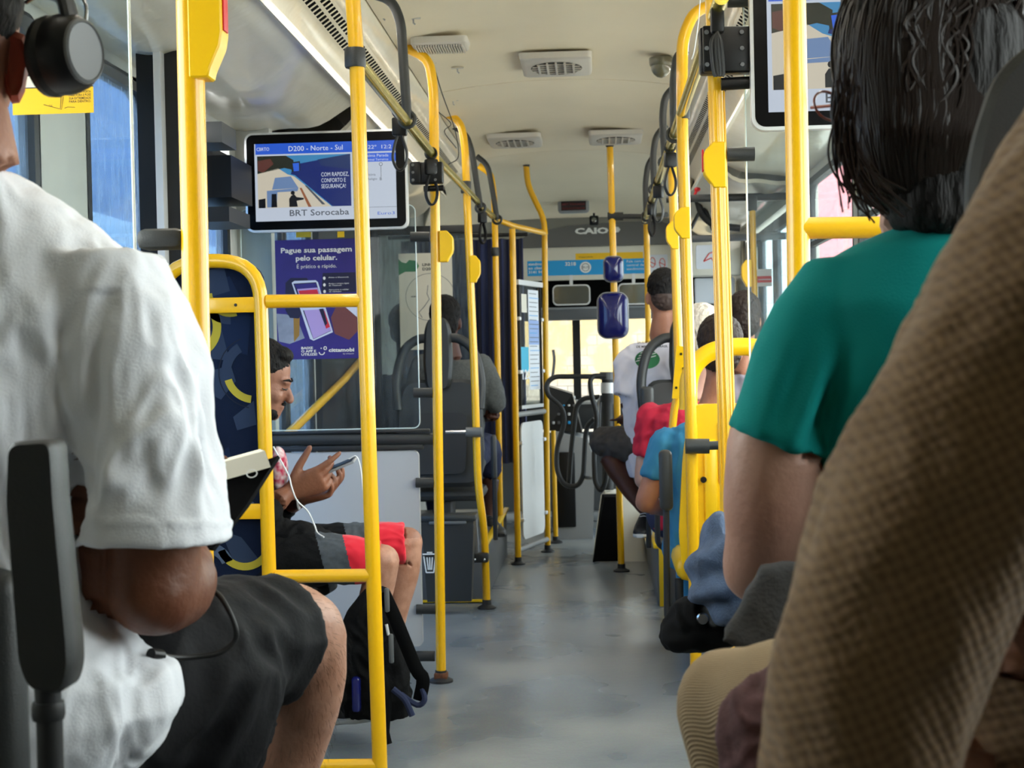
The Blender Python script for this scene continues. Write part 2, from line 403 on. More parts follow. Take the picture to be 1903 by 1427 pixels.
wall_side('wall_left', XL, -.06, LW, LD, 'wall_grey', 'wall_pale')
k = 0
for X, wins, sgn in ((XR, RW, 1), (XL, LW, -1)):
    for (y0, y1) in wins:
        k += 1
        mb = MB(); x0 = X + sgn*.02; fr = .03
        Mx = M4((x0, 0, 0), (0, 1, 0), (0, 0, 1), (1, 0, 0))
        o = rrect(y0-.01, 1.01, y1+.01, 2.06, .05); i_ = rrect(y0+fr, 1.02+fr, y1-fr, 2.05-fr, .09)
        n = len(o)
        for zz, d in ((-.02, .02),):
            vs = [(a, b, zz) for a, b in o] + [(a, b, zz) for a, b in i_] + [(a, b, d) for a, b in o] + [(a, b, d) for a, b in i_]
            fs = []
            for q in range(n):
                w = (q+1) % n; fs += [(q, w, n+w, n+q), (2*n+q, 3*n+q, 3*n+w, 2*n+w), (n+q, n+w, 3*n+w, 3*n+q), (q, 2*n+q, 2*n+w, w)]
            mb.add(vs, fs, 'black_rubber', False, Mx)
        if sgn > 0: mb.box((x0-.012, y0, 1.72), (x0+.012, y1, 1.745), 'black_rubber')
        fr_o = st(mb.build('window_%d' % k))
        MB().box((x0-.003, y0+fr, 1.04), (x0+.003, y1-fr, 2.03), 'door_glass' if (sgn < 0 and y0 > 2.5) else 'glass').build('pane', fr_o)
# rear and front walls
mb = MB(); mb.box((XL, YR-.06, 0), (XR, YR, 1.05), 'wall_grey').box((XL, YR-.06, 1.05), (XR, YR, 2.5), 'wall_pale')
st(mb.build('wall_rear'))
mb = MB(); mb.box((XL, YF, 0), (XR, YF+.06, .62), 'grey_mid').box((XL, YF, 1.98), (XR, YF+.06, 2.5), 'wall_pale')
mb.box((XL, YF, .62), (XL+.07, YF+.06, 1.98), 'grey_mid').box((XR-.07, YF, .62), (XR, YF+.06, 1.98), 'grey_mid')
st(mb.build('wall_front'))
# doors (leaves of glass in black frames)
def door_leaf(name, X, y0, y1, gm, sgn, z1=1.98, nleaf=2):
    w = (y1-y0)/nleaf
    par = None
    mb = MB()
    for i in range(nleaf):
        a = y0 + w*i + .008; b_ = y0 + w*(i+1) - .008
        mb.box((X-.02, a, .02), (X+.02, a+.045, z1), 'black_rubber').box((X-.02, b_-.045, .02), (X+.02, b_, z1), 'black_rubber')
        mb.box((X-.02, a, .02), (X+.02, b_, .09), 'black_rubber').box((X-.02, a, z1-.06), (X+.02, b_, z1), 'black_rubber')
    d = st(mb.build(name))
    for i in range(nleaf):
        a = y0 + w*i + .05; b_ = y0 + w*(i+1) - .05
        MB().box((X-.003, a, .09), (X+.003, b_, z1-.06), gm).build('door_glass', d)
    return d
d1 = door_leaf('door_1', XL-.02, 4.76, 5.54, 'door_glass', -1, nleaf=1)
d2 = door_leaf('door_2', XL-.02, 5.86, 7.14, 'door_glass', -1)
d3 = door_leaf('door_3', XR+.02, 8.16, 10.59, 'glass_scratched', 1, nleaf=3)
# yellow slanted grab bars on the second left door
for (a, b_) in (((545, 800), (588, 755)), ((630, 712), (690, 655))):
    pass
MB().tube([PX(530, 812, XL+.05), PX(592, 752, XL+.05), PX(640, 705, XL+.05), PX(672, 668, XL+.05)], .02, 'yellow').build('door_grab_bar', d2)
# OUTSIDE -------------------------------------------------------------
mat('ground_bounce', (186, 184, 178), .9, var=.2, vscale=2)  # ground tone lightened well beyond asphalt to bounce daylight up at the ceiling
mat('concrete_out', (214, 212, 204), .9, var=.12, vscale=3, bump=.2, bscale=20)
mat('bluehaze', (112, 138, 172), .5, var=.15, vscale=3)
mat('pinkwall', (214, 130, 140), .8, var=.2)
st(MB().box((-40, -20, -.75), (40, 60, -.7), 'ground_bounce').build('ground_outside'))
# painted block wall beyond the windshield
m = bpy.data.materials.new('painted_blocks'); m.use_nodes = True; N = m.node_tree.nodes; L = m.node_tree.links; b = N['Principled BSDF']; b.inputs['Roughness'].default_value = .9
tc = N.new('ShaderNodeTexCoord'); mp = N.new('ShaderNodeMapping'); mp.inputs['Rotation'].default_value = (PI/2, 0, 0); L.new(tc.outputs['Object'], mp.inputs[0])
br = N.new('ShaderNodeTexBrick'); br.inputs['Scale'].default_value = 2.2; br.inputs['Color1'].default_value = srgb((170, 160, 148)); br.inputs['Color2'].default_value = srgb((156, 144, 134)); br.inputs['Mortar'].default_value = srgb((118, 108, 100)); br.inputs['Mortar Size'].default_value = .012; L.new(mp.outputs[0], br.inputs[0])
nz = N.new('ShaderNodeTexNoise'); nz.inputs['Scale'].default_value = 4; nz.inputs['Detail'].default_value = 8; L.new(tc.outputs['Object'], nz.inputs[0])
sx = N.new('ShaderNodeSeparateXYZ'); L.new(tc.outputs['Object'], sx.inputs[0])
g = N.new('ShaderNodeMath'); g.operation = 'GREATER_THAN'; g.inputs[1].default_value = 1.62; L.new(sx.outputs[2], g.inputs[0])
rp = N.new('ShaderNodeMapRange'); rp.inputs[1].default_value = .50; rp.inputs[2].default_value = .56; rp.inputs[3].default_value = 1; rp.inputs[4].default_value = .25; L.new(nz.outputs[0], rp.inputs[0])
mu = N.new('ShaderNodeMath'); mu.operation = 'MULTIPLY'; L.new(g.outputs[0], mu.inputs[0]); L.new(rp.outputs[0], mu.inputs[1])
mx = N.new('ShaderNodeMix'); mx.data_type = 'RGBA'; L.new(mu.outputs[0], mx.inputs[0]); L.new(br.outputs[0], mx.inputs[6]); mx.inputs[7].default_value = srgb((184, 158, 112)); L.new(mx.outputs[2], b.inputs['Base Color'])
MATS['painted_blocks'] = m
st(MB().box((-5, 17.0, -.7), (1.9, 17.2, 2.6), 'painted_blocks').build('wall_street', org=(0, 17, -.7)), 'sunlit painted block wall across the street beyond the windshield', 'wall')

st(MB().box((-5, 14.2, 3.1), (1.9, 18, 3.3), 'concrete_out').build('roof_sky_blocker'), 'added concrete canopy keeping skylight off the painted wall across the street', 'roof')  # unseen canopy, added to shade the wall so it blows out less

for nm, a, b_, m_, lab in (('building_outside', (5.2, 36, -.7), (7.4, 40, 6.5), 'pinkwall', 'pink building seen through the right windows'), ('building_outside', (7.6, 34, -.7), (13, 40, 7.5), 'concrete_out', 'pale building beside the pink one outside the right windows'), ('parked_bus', (-6, 6.2, -.4), (-3.5, 19, 2.3), 'white', 'white lower side of a bus parked outside on the left'), ('parked_bus', (-5.98, 6.22, 2.3), (-3.52, 18.9, 3.3), 'bluehaze', 'blue grey window band of the bus parked outside on the left')):
    st(MB().box(a, b_, m_).build(nm), lab, 'building')
# ================================================================== POLES, RAILS, STRAPS
def SM(px, py, d, s=1.0):
    """frontal frame at a photo pixel whose unit is one photo pixel at distance d"""
    return FRONTAL(P(px, py, d)) @ Matrix.Scale(d/FPX*s, 4)
TR = .0185
def disc_foot(mb, p, r=.045, h=.02, m='grey_dark'):
    mb.lathe([(r, 0), (r, h*.4), (r*.75, h*.7), (r*.5, h), (r*.48, h*2.2)], m, Matrix.Translation(p), 20)
def clamp(a, b, r=.026, m='grey_plastic', parent=None, name='clamp', org=None):
    mb = MB(); mb.tube([a, b], r, m, 16); return mb.build(name, parent, org)
def stop_box(px, py, d, side=1, h=.17, parent=None, red=True):
    """yellow stop-request housing hugging a pole: side=+1 bulges to the right"""
    M = SM(px, py, d); s = FPX/d
    o = [(-.5, -.5), (.35, -.5), (.45, -.42), (.9, -.22), (1.0, -.10), (1.0, .22), (.9, .32), (.45, .46), (.35, .5), (-.5, .5)]
    o = [(side*x*.034*s, y*h*s) for x, y in o]
    if side < 0: o = o[::-1]
    mb = MB(); bm = bmesh.new(); vs = [bm.verts.new((x, y, -.022*s)) for x, y in o]; f = bm.faces.new(vs)
    r = bmesh.ops.extrude_face_region(bm, geom=[f]); bmesh.ops.translate(bm, vec=(0, 0, .044*s), verts=[v for v in r['geom'] if isinstance(v, bmesh.types.BMVert)])
    bmesh.ops.bevel(bm, geom=bm.edges[:], offset=.0025*s, segments=1, affect='EDGES'); mb.addbm(bm, 'yellow_plastic', True, M)
    b = mb.build('stop_request_box', parent)
    if red:
        MB().rbox((side*.0345*s, .012*s, .002*s), (.004*s, .05*s, .026*s), .001*s, 'red', M).build('stop_button', b)
    return b
def pole(label, pix, d, foot=True, bendr=.12, r=TR, group=None, name='grab_pole'):
    pts = [P(x, y, d) for x, y in pix]
    if foot:
        e = pts[-1]; pts[-1] = V((e.x, e.y, .0)); 
    base = V(pts[-1]) if foot else V(pts[-1])
    t = T(name, label, 'pole', base, group)
    mb = MB().tube(bend(pts, bendr, 6), r, 'yellow', 18); mb.build('tube', t)
    if foot:
        f = MB(); disc_foot(f, (base.x, base.y, 0)); f.build('foot', t)
    return t
def collar(t, px, py, d, hw=20, hh=17, m='grey_plastic'):
    s = d/FPX; c = P(px, py, d); mb = MB(); ax = V((0, 0, 1))
    mb.lathe([(hw*s*.92, -hh*s), (hw*s, -hh*s*.8), (hw*s, hh*s*.8), (hw*s*.92, hh*s)], m, Matrix.Translation(c), 20)
    return mb.build('collar', t)
p = pole('thick yellow pole with a stop button box beside the man wearing headphones', [(344, -560), (352, 0), (362, 440), (372, 1040), (380, 2345)], 2.22, bendr=.01, r=.0202)
L0 = p
stop_box(376, 45, 2.22, 1, .165, p)
p = pole('yellow pole joined by three bars to the blue patterned backrest frame', [(644, -200), (655, -10), (663, 110), (688, 900), (712, 1600)], 3.65, bendr=.05)
collar(p, 660, 108, 3.65, 20, 18)
p = pole('yellow pole with bent top carrying the left video monitor', [(752, 88), (797, 108), (806, 165), (807, 290), (820, 1270)], 5.6, bendr=.09)
stop_box(826, 458, 5.6, 1, .115, p, red=False)
f = MB().rbox(P(820, 1262, 5.6)+V((0, 0, .012)), (.05, .05, .03), .006, 'yellow_chip'); f.build('rusty_base', p)
p = pole('yellow pole kinked near the floor beside the trash bin', [(818, 206), (856, 224), (864, 270), (867, 350), (882, 700), (888, 900), (900, 985), (905, 1130)], 7.25, bendr=.10)
collar(p, 866, 348, 7.25, 10, 11); stop_box(880, 500, 7.25, 1, .13, p, red=False)
p = pole('far yellow pole rising from the left wheel box in front of the blue curtain', [(890, 308), (912, 322), (918, 360), (920, 420), (930, 985)], 8.75, foot=False, bendr=.08)
collar(p, 920, 468, 8.75, 8, 8)
# right-hand poles
p = pole('nearest right yellow pole with a side bar behind the teal shirt', [(1468, -480), (1483, 400), (1500, 2030)], 2.45, bendr=.01, r=.0185)
MB().tube([P(1483, 424, 2.45), P(1760, 421, 2.45)], .0175, 'yellow', 18).build('side_bar', p)
p = pole('yellow ribbed pole holding the right video monitor and its black bracket', [(1317, -250), (1330, 150), (1352, 850), (1366, 1640)], 3.5, bendr=.01)
stop_box(1334, 308, 3.5, -1, .105, p, red=True)
mb = MB()
for i in range(12):
    a = 2*PI*i/12; mb.tube([P(1331, 170, 3.5)+V((math.cos(a), math.sin(a), 0))*.0178, P(1354, 900, 3.5)+V((math.cos(a), math.sin(a), 0))*.019], .0022, 'yellow', 6)
mb.build('ribbed_sleeve', p)
p = pole('yellow goose-necked pole in front of the yellow priority seat', [(1326, 8), (1290, 22), (1268, 70), (1267, 200), (1282, 700), (1296, 1366)], 4.85, bendr=.10)
collar(p, 1270, 207, 4.85, 12, 14)
stop_box(1272, 415, 4.85, -1, .10, p, red=False)
p = pole('yellow pole ending in a bolted yellow bracket on the dark grey seat', [(1247, 262), (1250, 330), (1263, 720)], 6.2, foot=False, bendr=.02)
stop_box(1253, 437, 6.2, -1, .115, p, red=False)
M = SM(1262, 690, 6.15)
mb = MB(); mb.prism([(-14, -50), (6, -50), (12, 45), (-4, 48)], -9, 4, 'yellow_plastic', M)
for (x, y) in ((4, 32), (8, 5), (-6, -30)): mb.lathe([(2.6, 0), (2.2, 2)], 'black_plastic', M @ Matrix.Translation((x, y, 4)), 10)
mb.build('bolted_bracket', p)
MB().tube(smoothpath([P(1258, 738, 6.2), P(1252, 770, 6.2), P(1250, 820, 6.2), P(1262, 880, 6.2)]), .016, 'yellow', 12).build('seat_leg', p)
p = pole('yellow pole carrying two blue framed round-cornered mirrors in mid aisle', [(1133, 262), (1138, 420), (1144, 650), (1155, 1062)], 8.45, bendr=.02)
mb = MB(); c = P(1133, 262, 8.45)
mb.lathe([(.018, -.035), (.022, -.03), (.032, .0), (.033, .02)], 'grey_dark', Matrix.Translation(c), 20); mb.build('ceiling_flange', p)
def convex_mirror(px, py, w, h, d, tdep, lab):
    M = SM(px, py, d - .022); s = FPX/d
    t = T('blue_convex_mirror', lab, 'mirror', P(px, py, d - .05))
    mb = MB(); rings = []
    for k, (q, z) in enumerate([(1, 0), (1.02, .006), (.97, .02), (.85, .032), (.6, .045), (.3, .052), (.05, .054)]):
        rings.append([(x*q, y*q, z*s) for x, y in rrect(-w/2, -h/2, w/2, h/2, w*.3, 6)])
    mb.loft(rings, 'mirror_blue', M); mb.build('shell', t)
    MB().tube([(x, y, 0) for x, y in rrect(-w/2, -h/2, w/2, h/2, w*.3, 6)], w*.045, 'grey_light', 8, closed=True, M=M).build('rim', t)
    return t
convex_mirror(1140, 500, 35, 46, 8.45, .03, 'small blue shelled mirror clamped high on the mid-aisle pole')
convex_mirror(1139, 586, 54, 82, 8.45, .04, 'large blue shelled mirror below the small one on the mid-aisle pole')
p = pole('far right yellow pole beside the head of the white shirted man', [(1201, 400), (1205, 620), (1193, 1018)], 9.3, bendr=.02)
collar(p, 1201, 408, 9.2, 9, 8)
# cross bar joining mid-aisle pole and right rail
mb = MB().tube([P(1130, 402, 8.45), P(1206, 402, 8.45), P(1238, 399, 8.2)], .014, 'grey_plastic', 12); mb.tube([P(1129, 402, 8.45), P(1158, 402, 8.45)], .023, 'grey_plastic', 12); mb.tube([P(1196, 400, 8.45), P(1212, 400, 8.45)], .02, 'grey_plastic', 12)
tag(mb.build('cross_bar'), 'short dark grey cross bar between the mirror pole and right rail', 'bar')
# overhead rails
def rail(label, pts, d_parent=None):
    t = T('overhead_rail', label, 'handrail', pts[0]); MB().tube(pts, .0165, 'brass_rail', 18).build('tube', t); return t
XLr, XRr = -.585, .285
lr = [P(664, 112, 3.66), P(805, 289, 5.6), P(866, 352, 7.1), P(899, 388, 7.9), P(924, 409, 8.75)]
rail('glossy brass coloured overhead rail along the left poles', lr)
mb = MB().tube([P(921, 407, 8.75), P(952, 419, 8.85), P(1012, 433, 9.3)], .0165, 'yellow', 14)
tag(mb.build('overhead_rail'), 'yellow overhead rail turning inward to the front panel poles', 'handrail')
rr = [PX(1338, -10, XRr+.01), PX(1265, 218, XRr), PX(1245, 262, XRr), PX(1224, 318, XRr), PX(1206, 366, XRr), PX(1195, 404, XRr)]
rr = [V((.285, y, 1.975)) for y in (3.3, 8.6)]
rail('glossy brass coloured overhead rail along the right poles', rr)
# J-shaped grey hanger arms from duct to rail
def hanger(label, pix, d, grp):
    t = T('rail_hanger', label, 'hanger', P(*pix[-1], d), grp)
    pts = bend([P(x, y, d) for x, y in pix], .07, 6); MB().tube(pts, .0155, 'grey_plastic', 14).build('arm', t)
    e = pts[-1]; MB().tube([(e.x + .024*math.cos(a), e.y, e.z + .024*math.sin(a)) for a in [2*PI*i/14 for i in range(14)]], .007, 'grey_plastic', 8, closed=True).build('ring', t)
    return t
hanger('large dark grey hanger arm nearest the left monitor', [(690, -12), (728, 0), (745, 40), (750, 120), (757, 222)], 4.7, 'rail hangers on the left')
hanger('dark grey hanger arm just beyond the kinked left pole', [(838, 232), (866, 248), (878, 285), (884, 330), (893, 386)], 7.6, 'rail hangers on the left')
hanger('farthest dark grey hanger arm on the left rail', [(886, 290), (906, 306), (913, 340), (924, 408)], 8.5, 'rail hangers on the left')
hanger('dark grey hanger arm just left of the goose-necked pole', [(1276, 92), (1258, 104), (1252, 150), (1253, 250)], 5.3, 'rail hangers on the right')
hanger('second dark grey hanger arm along the right rail', [(1258, 158), (1236, 178), (1231, 215), (1236, 302)], 6.3, 'rail hangers on the right')
hanger('third dark grey hanger arm along the right rail', [(1238, 232), (1219, 252), (1213, 290), (1216, 352)], 7.3, 'rail hangers on the right')
hanger('fourth and farthest dark grey hanger arm on the right rail', [(1216, 288), (1204, 306), (1199, 340), (1201, 402)], 8.3, 'rail hangers on the right')
# straps
def strap0(label, loc, grp):
    t = T('hanging_strap', label, 'strap', loc, grp); o = V(loc)
    MB().tube([o + V((.019*math.cos(a), 0, .019*math.sin(a))) for a in [2*PI*i/16 for i in range(16)]], .006, 'black_rubber', 8, closed=True, flat=2.0).build('rail_loop', t)
    MB().rbox(o + V((0, 0, -.05)), (.047, .03, .058), .006, 'black_plastic').build('clip', t)
    lp = smoothpath([o + V(q) for q in [(-.006, 0, -.075), (-.018, 0, -.11), (-.024, 0, -.15), (-.012, 0, -.182), (.004, 0, -.186), (.018, 0, -.165), (.021, 0, -.13), (.010, 0, -.09), (.006, 0, -.075)]], 5)
    MB().tube(lp, .0045, 'black_rubber', 8, flat=2.4).build('loop', t); return t
s0 = strap0('black hand strap in front of the left monitor', P(742, 206, 4.75), 'hand straps')
def mk(label, loc, sc_=1.0, rz=0):
    r = dup(s0, loc, label, rotz=rz); r.scale = (sc_,)*3; return r
mk('black hand strap just right of the left monitor', P(801, 285, 5.5), 1.0, .5)
mk('black hand strap beyond the kinked left pole', P(896, 386, 7.9), 1.0, .9)
mk('black hand strap on the right rail just left of the goose-necked pole', V((.285, 5.62, 1.975)), .95, .3)
mk('black hand strap hanging lower from the far right rail', V((.285, 6.7, 1.975)), .95, -.5)
mk('farthest black hand strap on the right rail', V((.285, 7.5, 1.975)), .95, .8)
# ================================================================== MONITORS
for n_, c_, s_ in (('scr_white', (205, 216, 232), .78), ('scr_blue', (38, 92, 214), .85), ('scr_blue2', (48, 104, 230), .8), ('scr_pale', (222, 230, 240), .85), ('scr_navy', (24, 44, 128), .6),
                   ('scr_sky', (70, 150, 205), .7), ('scr_tree', (48, 52, 38), .5), ('scr_road', (40, 62, 120), .6), ('scr_cream', (214, 206, 186), .8), ('scr_roof', (120, 150, 196), .7), ('scr_dark', (24, 26, 34), .4), ('scr_grey', (96, 102, 112), .6), ('scr_orange', (176, 108, 66), .6), ('scr_brick', (120, 70, 60), .5)):
    emat(n_, c_, s_*.45)
def monitor(label, cx, cy_, d, k=1.0):
    M = SM(cx, cy_, d); s = FPX/d
    M = M @ Matrix.Scale(k, 4); t = T('video_monitor', label, 'monitor', P(cx, cy_, d)); sk = s/k
    mb = MB(); o = rrect(-153, -93, 153, 93, 15, 6); i2 = rrect(-149, -89, 149, 89, 12, 6); n = len(o)
    zf = 0; zb = -.035*sk
    mb.loft([[(x*.98, y*.98, zb) for x, y in o], [(x, y, zb*.8) for x, y in o], [(x, y, zf) for x, y in o], [(x, y, zf+1) for x, y in i2]], 'alu_light', M)
    mb.build('case', t)
    MB().prism(i2, 1.0, 1.6, 'bezel_black', M).build('bezel', t)
    mb = MB(); z = 1.9
    mb.rect(-134, -73, 132, 72, z, 'scr_white', M)
    mb.rect(-132, 52, 132, 72, z+.1, 'scr_blue', M)
    mb.rect(-129, -48, 47, 49, z+.1, 'scr_sky', M)              # advert picture
    Z = z+.2
    mb.flat([(-129, 49), (-75, 49), (-60, 40), (-62, 22), (-78, 26), (-129, 16)], Z, 'scr_tree', M)
    mb.flat([(-128, 40), (-104, 44), (-98, 34), (-118, 18), (-128, 22)], Z+.05, 'scr_brick', M)
    mb.flat([(-129, 16), (-90, 26), (-72, 14), (-60, 10), (10, -48), (-129, -48)], Z, 'scr_cream', M)
    mb.flat([(-60, 32), (-45, 34), (47, 49), (47, -48), (12, -48), (-58, 12), (-66, 14)], Z+.05, 'scr_navy', M)
    mb.flat([(-15, 40), (47, 49), (47, 20), (-8, 28)], Z+.08, 'scr_road', M)
    mb.flat([(-66, 36), (-48, 38), (-48, 20), (-64, 18)], Z+.1, 'scr_tree', M)
    mb.flat([(-62, 34), (-50, 35), (-50, 20), (-60, 19)], Z+.12, 'scr_blue2', M)
    mb.flat([(-96, 8), (-66, 10), (-52, -12), (-102, -14)], Z+.1, 'scr_roof', M)
    mb.flat([(-112, -16), (-52, -12), (-54, -18), (-92, -19), (-94, -47), (-112, -47)], Z+.12, 'scr_roof', M)
    mb.flat([(-103, -22), (-94, -22), (-93, -47), (-104, -47)], Z+.15, 'scr_dark', M)
    mb.flat([(-128, -32), (-115, -30), (-115, -48), (-128, -48)], Z+.15, 'scr_dark', M)
    mb.flat([(-70, -47), (-70, -32), (-66, -26), (-60, -24), (-56, -29), (-42, -31), (-43, -34), (-56, -36), (-54, -47)], Z+.2, 'scr_dark', M)
    mb.prism([(-63+4*math.cos(a), -21+4*math.sin(a)) for a in [i*PI/5 for i in range(10)]], Z, Z+.2, 'scr_dark', M)
    mb.flat([(-50, -12), (-46, -12), (-28, -48), (-34, -48)], Z+.1, 'scr_orange', M)
    mb.flat([(-40, -8), (-36, -8), (-2, -44), (-8, -44)], Z+.1, 'scr_grey', M)
    for (a, b_) in ((12, 'COM RAPIDEZ,'), (1, 'CONFORTO E'), (-10, 'SEGURANÇA!')):
        mb.text(b_, 11, 'scr_pale', M, -9, a-4, Z+.3, w=52 if a == 12 else 46)
    mb.text('D200 - Norte - Sul', 13.5, 'scr_pale', M, -70, 57, Z, w=102)
    mb.text('BRT Sorocaba', 16, 'scr_grey', M, -71, -64, Z, w=112, bold=.01)
    mb.text('CBRTO', 9, 'scr_pale', M, -130, 59, Z, w=24)
    mb.text('22º  12:2', 10, 'scr_pale', M, 80, 57, Z, w=44)
    mb.rect(72, 33, 132, 49, z+.1, 'scr_blue2', M)
    mb.text('Próxima Parada', 7.5, 'scr_pale', M, 66, 42, Z, w=52); mb.text('Terminal Terreiros', 6, 'scr_pale', M, 70, 35, Z, w=48)
    mb.tube([(104, 25, Z), (104, 4, Z)], .5, 'scr_grey', 6, M=M); mb.tube([(104+3*math.cos(a), 28+3*math.sin(a), Z) for a in [i*PI/6 for i in range(12)]], .5, 'scr_grey', 6, closed=True, M=M)
    mb.text('Jd. Vitória', 6, 'scr_grey', M, 68, 7, Z, w=26); mb.text('Religio', 6, 'scr_grey', M, 78, -1, Z, w=18); mb.text('B', 8, 'scr_dark', M, 101, -2, Z)
    mb.rect(50, -52, 132, -51.4, z+.1, 'scr_grey', M)
    mb.text('Euro3', 8, 'scr_blue', M, 95, -66, Z, w=32)
    mb.build('screen', t)
    return t
monitor('video monitor showing route D200 on the left of the aisle', 606, 336, 5.45)
monitor('video monitor at the top right behind the woman with wet dark hair', 1648, 82, 3.42, 1.62)
def bracket(cx, cy_, w, h, d, label, flip=1):
    M = SM(cx, cy_, d); s = FPX/d; t = T('monitor_bracket', label, 'bracket', P(cx, cy_, d)); mb = MB()
    mb.rbox((0, 0, 0), (w, h, .05*s), w*.06, 'black_plastic', M)
    mb.rbox((-w*.3, 0, .028*s), (w*.3, h, .02*s), w*.04, 'black_plastic', M)
    for x in (-w*.38, w*.28):
        for y in (-h*.35, 0, h*.35): mb.lathe([(w*.045, 0), (w*.04, w*.03)], 'grey_mid', M @ Matrix.Translation((x, y, .026*s + (.012*s if x < 0 else 0))), 10)
    mb.build('plate', t)
    MB().tube([(-w*.1, -h*.72, 0), (w*.5, -h*.70, 0)], h*.14, 'black_plastic', 12, M=M).build('clamp_arm', t)
    return t
bracket(1349, 95, 98, 84, 3.46, 'black bolted bracket joining the right monitor to its ribbed pole')
bracket(793, 322, 62, 40, 5.52, 'black bolted bracket joining the left monitor to its pole')
t = T('coiled_strap', 'large black strap grip bundled over the right monitor bracket', 'strap', P(1333, 60, 3.4))
MB().rbox(P(1333, 38, 3.38), (.03, .03, .058), .007, 'black_plastic').build('grip', t)
mb = MB()
for k in range(4): mb.tube(smoothpath([P(1333, 60, 3.37), P(1322+k*6, 80, 3.36), P(1326+k*6, 130, 3.36), P(1330+k*4, 142, 3.36)]), .0045, 'black_rubber', 8)
mb.build('bundle', t)
# ================================================================== CEILING FITTINGS
def ceil_vent(label, px, py, w, l, slats=False):
    z = 2.40; c = PZ(px, py, z); c.z = ceilz(c.x) - .012
    t = T('ceiling_vent', label, 'vent', c, 'ceiling vents'); Mx = Matrix.Translation(c) @ Matrix.Rotation(PI, 4, 'X')
    mb = MB(); mb.loft([[(x, y, 0) for x, y in rrect(-w/2, -l/2, w/2, l/2, .02)], [(x*.97, y*.97, .022) for x, y in rrect(-w/2, -l/2, w/2, l/2, .02)], [(x*.9, y*.9, .028) for x, y in rrect(-w/2, -l/2, w/2, l/2, .02)]], 'vent_grey', Mx)
    mb.build('housing', t)
    mb = MB()
    if slats:
        mb.rect(-w*.4, -l*.36, w*.4, l*.36, .0285, 'vent_dark', Mx)
        for i in range(19): x = -w*.4 + w*.8*i/18; mb.box((x-.003, -l*.38, .028), (x+.003, l*.38, .036), 'vent_grey', Mx)
    else:
        mb.flat([(w*.36*math.cos(a), l*.34*math.sin(a)) for a in [2*PI*i/28 for i in range(28)]], .0285, 'vent_dark', Mx)
        for i in range(-2, 3): x = w*.12*i; hh = l*.33*math.sqrt(max(0, 1-(i*.12/.36)**2)); mb.box((x-.004, -hh, .0285), (x+.004, hh, .036), 'vent_grey', Mx)
        for i in range(-2, 3): y = l*.11*i; ww = w*.35*math.sqrt(max(0, 1-(i*.11/.34)**2)); mb.box((-ww, y-.003, .0285), (ww, y+.003, .033), 'vent_grey', Mx)
    mb.build('grille', t); return t
ceil_vent('slatted grey ceiling grille nearest on the left', 818, 67, .21, .17, True)
ceil_vent('grey ceiling vent with oval mesh in the ceiling middle', 1034, 118, .29, .40)
ceil_vent('grey ceiling vent with oval mesh, left of the far pair', 957, 256, .29, .40)
ceil_vent('grey ceiling vent with oval mesh, right of the far pair above the mirror pole', 1144, 250, .29, .40)
c = PZ(1228, 108, 2.38); t = T('dome_camera', 'bronze dome camera on the ceiling above the right rail', 'camera', c)
MB().lathe([(.047, .0), (.047, -.018), (.043, -.03), (.041, -.032)], 'camera_bronze', Matrix.Translation(c), 24).build('base', t)
MB().lathe([(.040, -.03), (.039, -.045), (.030, -.062), (.016, -.074), (.003, -.078)], 'camera_bronze', Matrix.Translation(c), 24).build('dome', t)
for i, (px, py) in enumerate([(850, 128), (842, 188), (712, 28), (870, 62 + 200), (768, 36), (800, 118)]):
    c = PZ(px, py, 2.385); mb = MB().rbox((c.x, c.y, c.z+.004), (.05, .014, .006), .002, 'vent_grey').tube([(c.x, c.y, c.z), (c.x, c.y, c.z-.012), (c.x+.006, c.y, c.z-.018)], .003, 'steel', 8)
    tag(mb.build('ceiling_hook'), 'small metal hook fixed to the ceiling near the left duct', 'hook', 'ceiling hooks')
# thin cables hanging along the left duct
mb = MB().tube(smoothpath([PZ(808, 128, 2.36), P(822, 175, 6.2), P(845, 240, 6.6), P(852, 290, 6.8), P(835, 305, 6.6)]), .0022, 'black_rubber', 6).tube(smoothpath([P(815, 208, 6.4), P(838, 230, 6.5), P(826, 245, 6.4), P(848, 275, 6.6)]), .002, 'black_rubber', 6)
tag(mb.build('loose_cable'), 'thin loose cable dangling from the left duct by the bent poles', 'cable')
mb = MB().tube(smoothpath([P(1302, -10, 4.6), P(1298, 40, 4.62), P(1290, 95, 4.65), P(1285, 110, 4.66)]), .0018, 'alu_light', 6)
tag(mb.build('pull_cord'), 'thin white cord hanging by the goose-necked pole', 'cord')
# ================================================================== LEFT FRAME WITH BLUE BACKREST
t = T('backrest_frame', 'yellow tube frame with blue patterned padded backrest behind the phone user', 'frame', P(440, 1594, 3.66)); fr = t
D = 3.65
pts = bend([P(300, 1590, D), P(292, 486, D), P(482, 484, D), P(487, 640, D), P(500, 1060, D), P(512, 1600, D)], [.14, .22, .02, .02], 8)
MB().tube(pts, .0175, 'yellow', 18).build('frame_tube', t)
for y, (a, b_) in ((560, (496, 672)), (1071, (512, 690)), (1424, (520, 700))): MB().tube([P(a, y, D), P(b_, y-2, D)], .0165, 'yellow', 16).build('cross_bar', t)
for (y0, y1) in ((553, 583), (937, 966)):
    mb = MB(); M = SM(390, (y0+y1)/2, D-.005); mb.rbox((0, 0, 0), (215, 29, 8), 2, 'yellow', M)
    mb.lathe([(3.2, 0), (2.6, 3)], 'black_plastic', M @ Matrix.Translation((50, 0, 3.5)), 10).build('strap_plate', t)
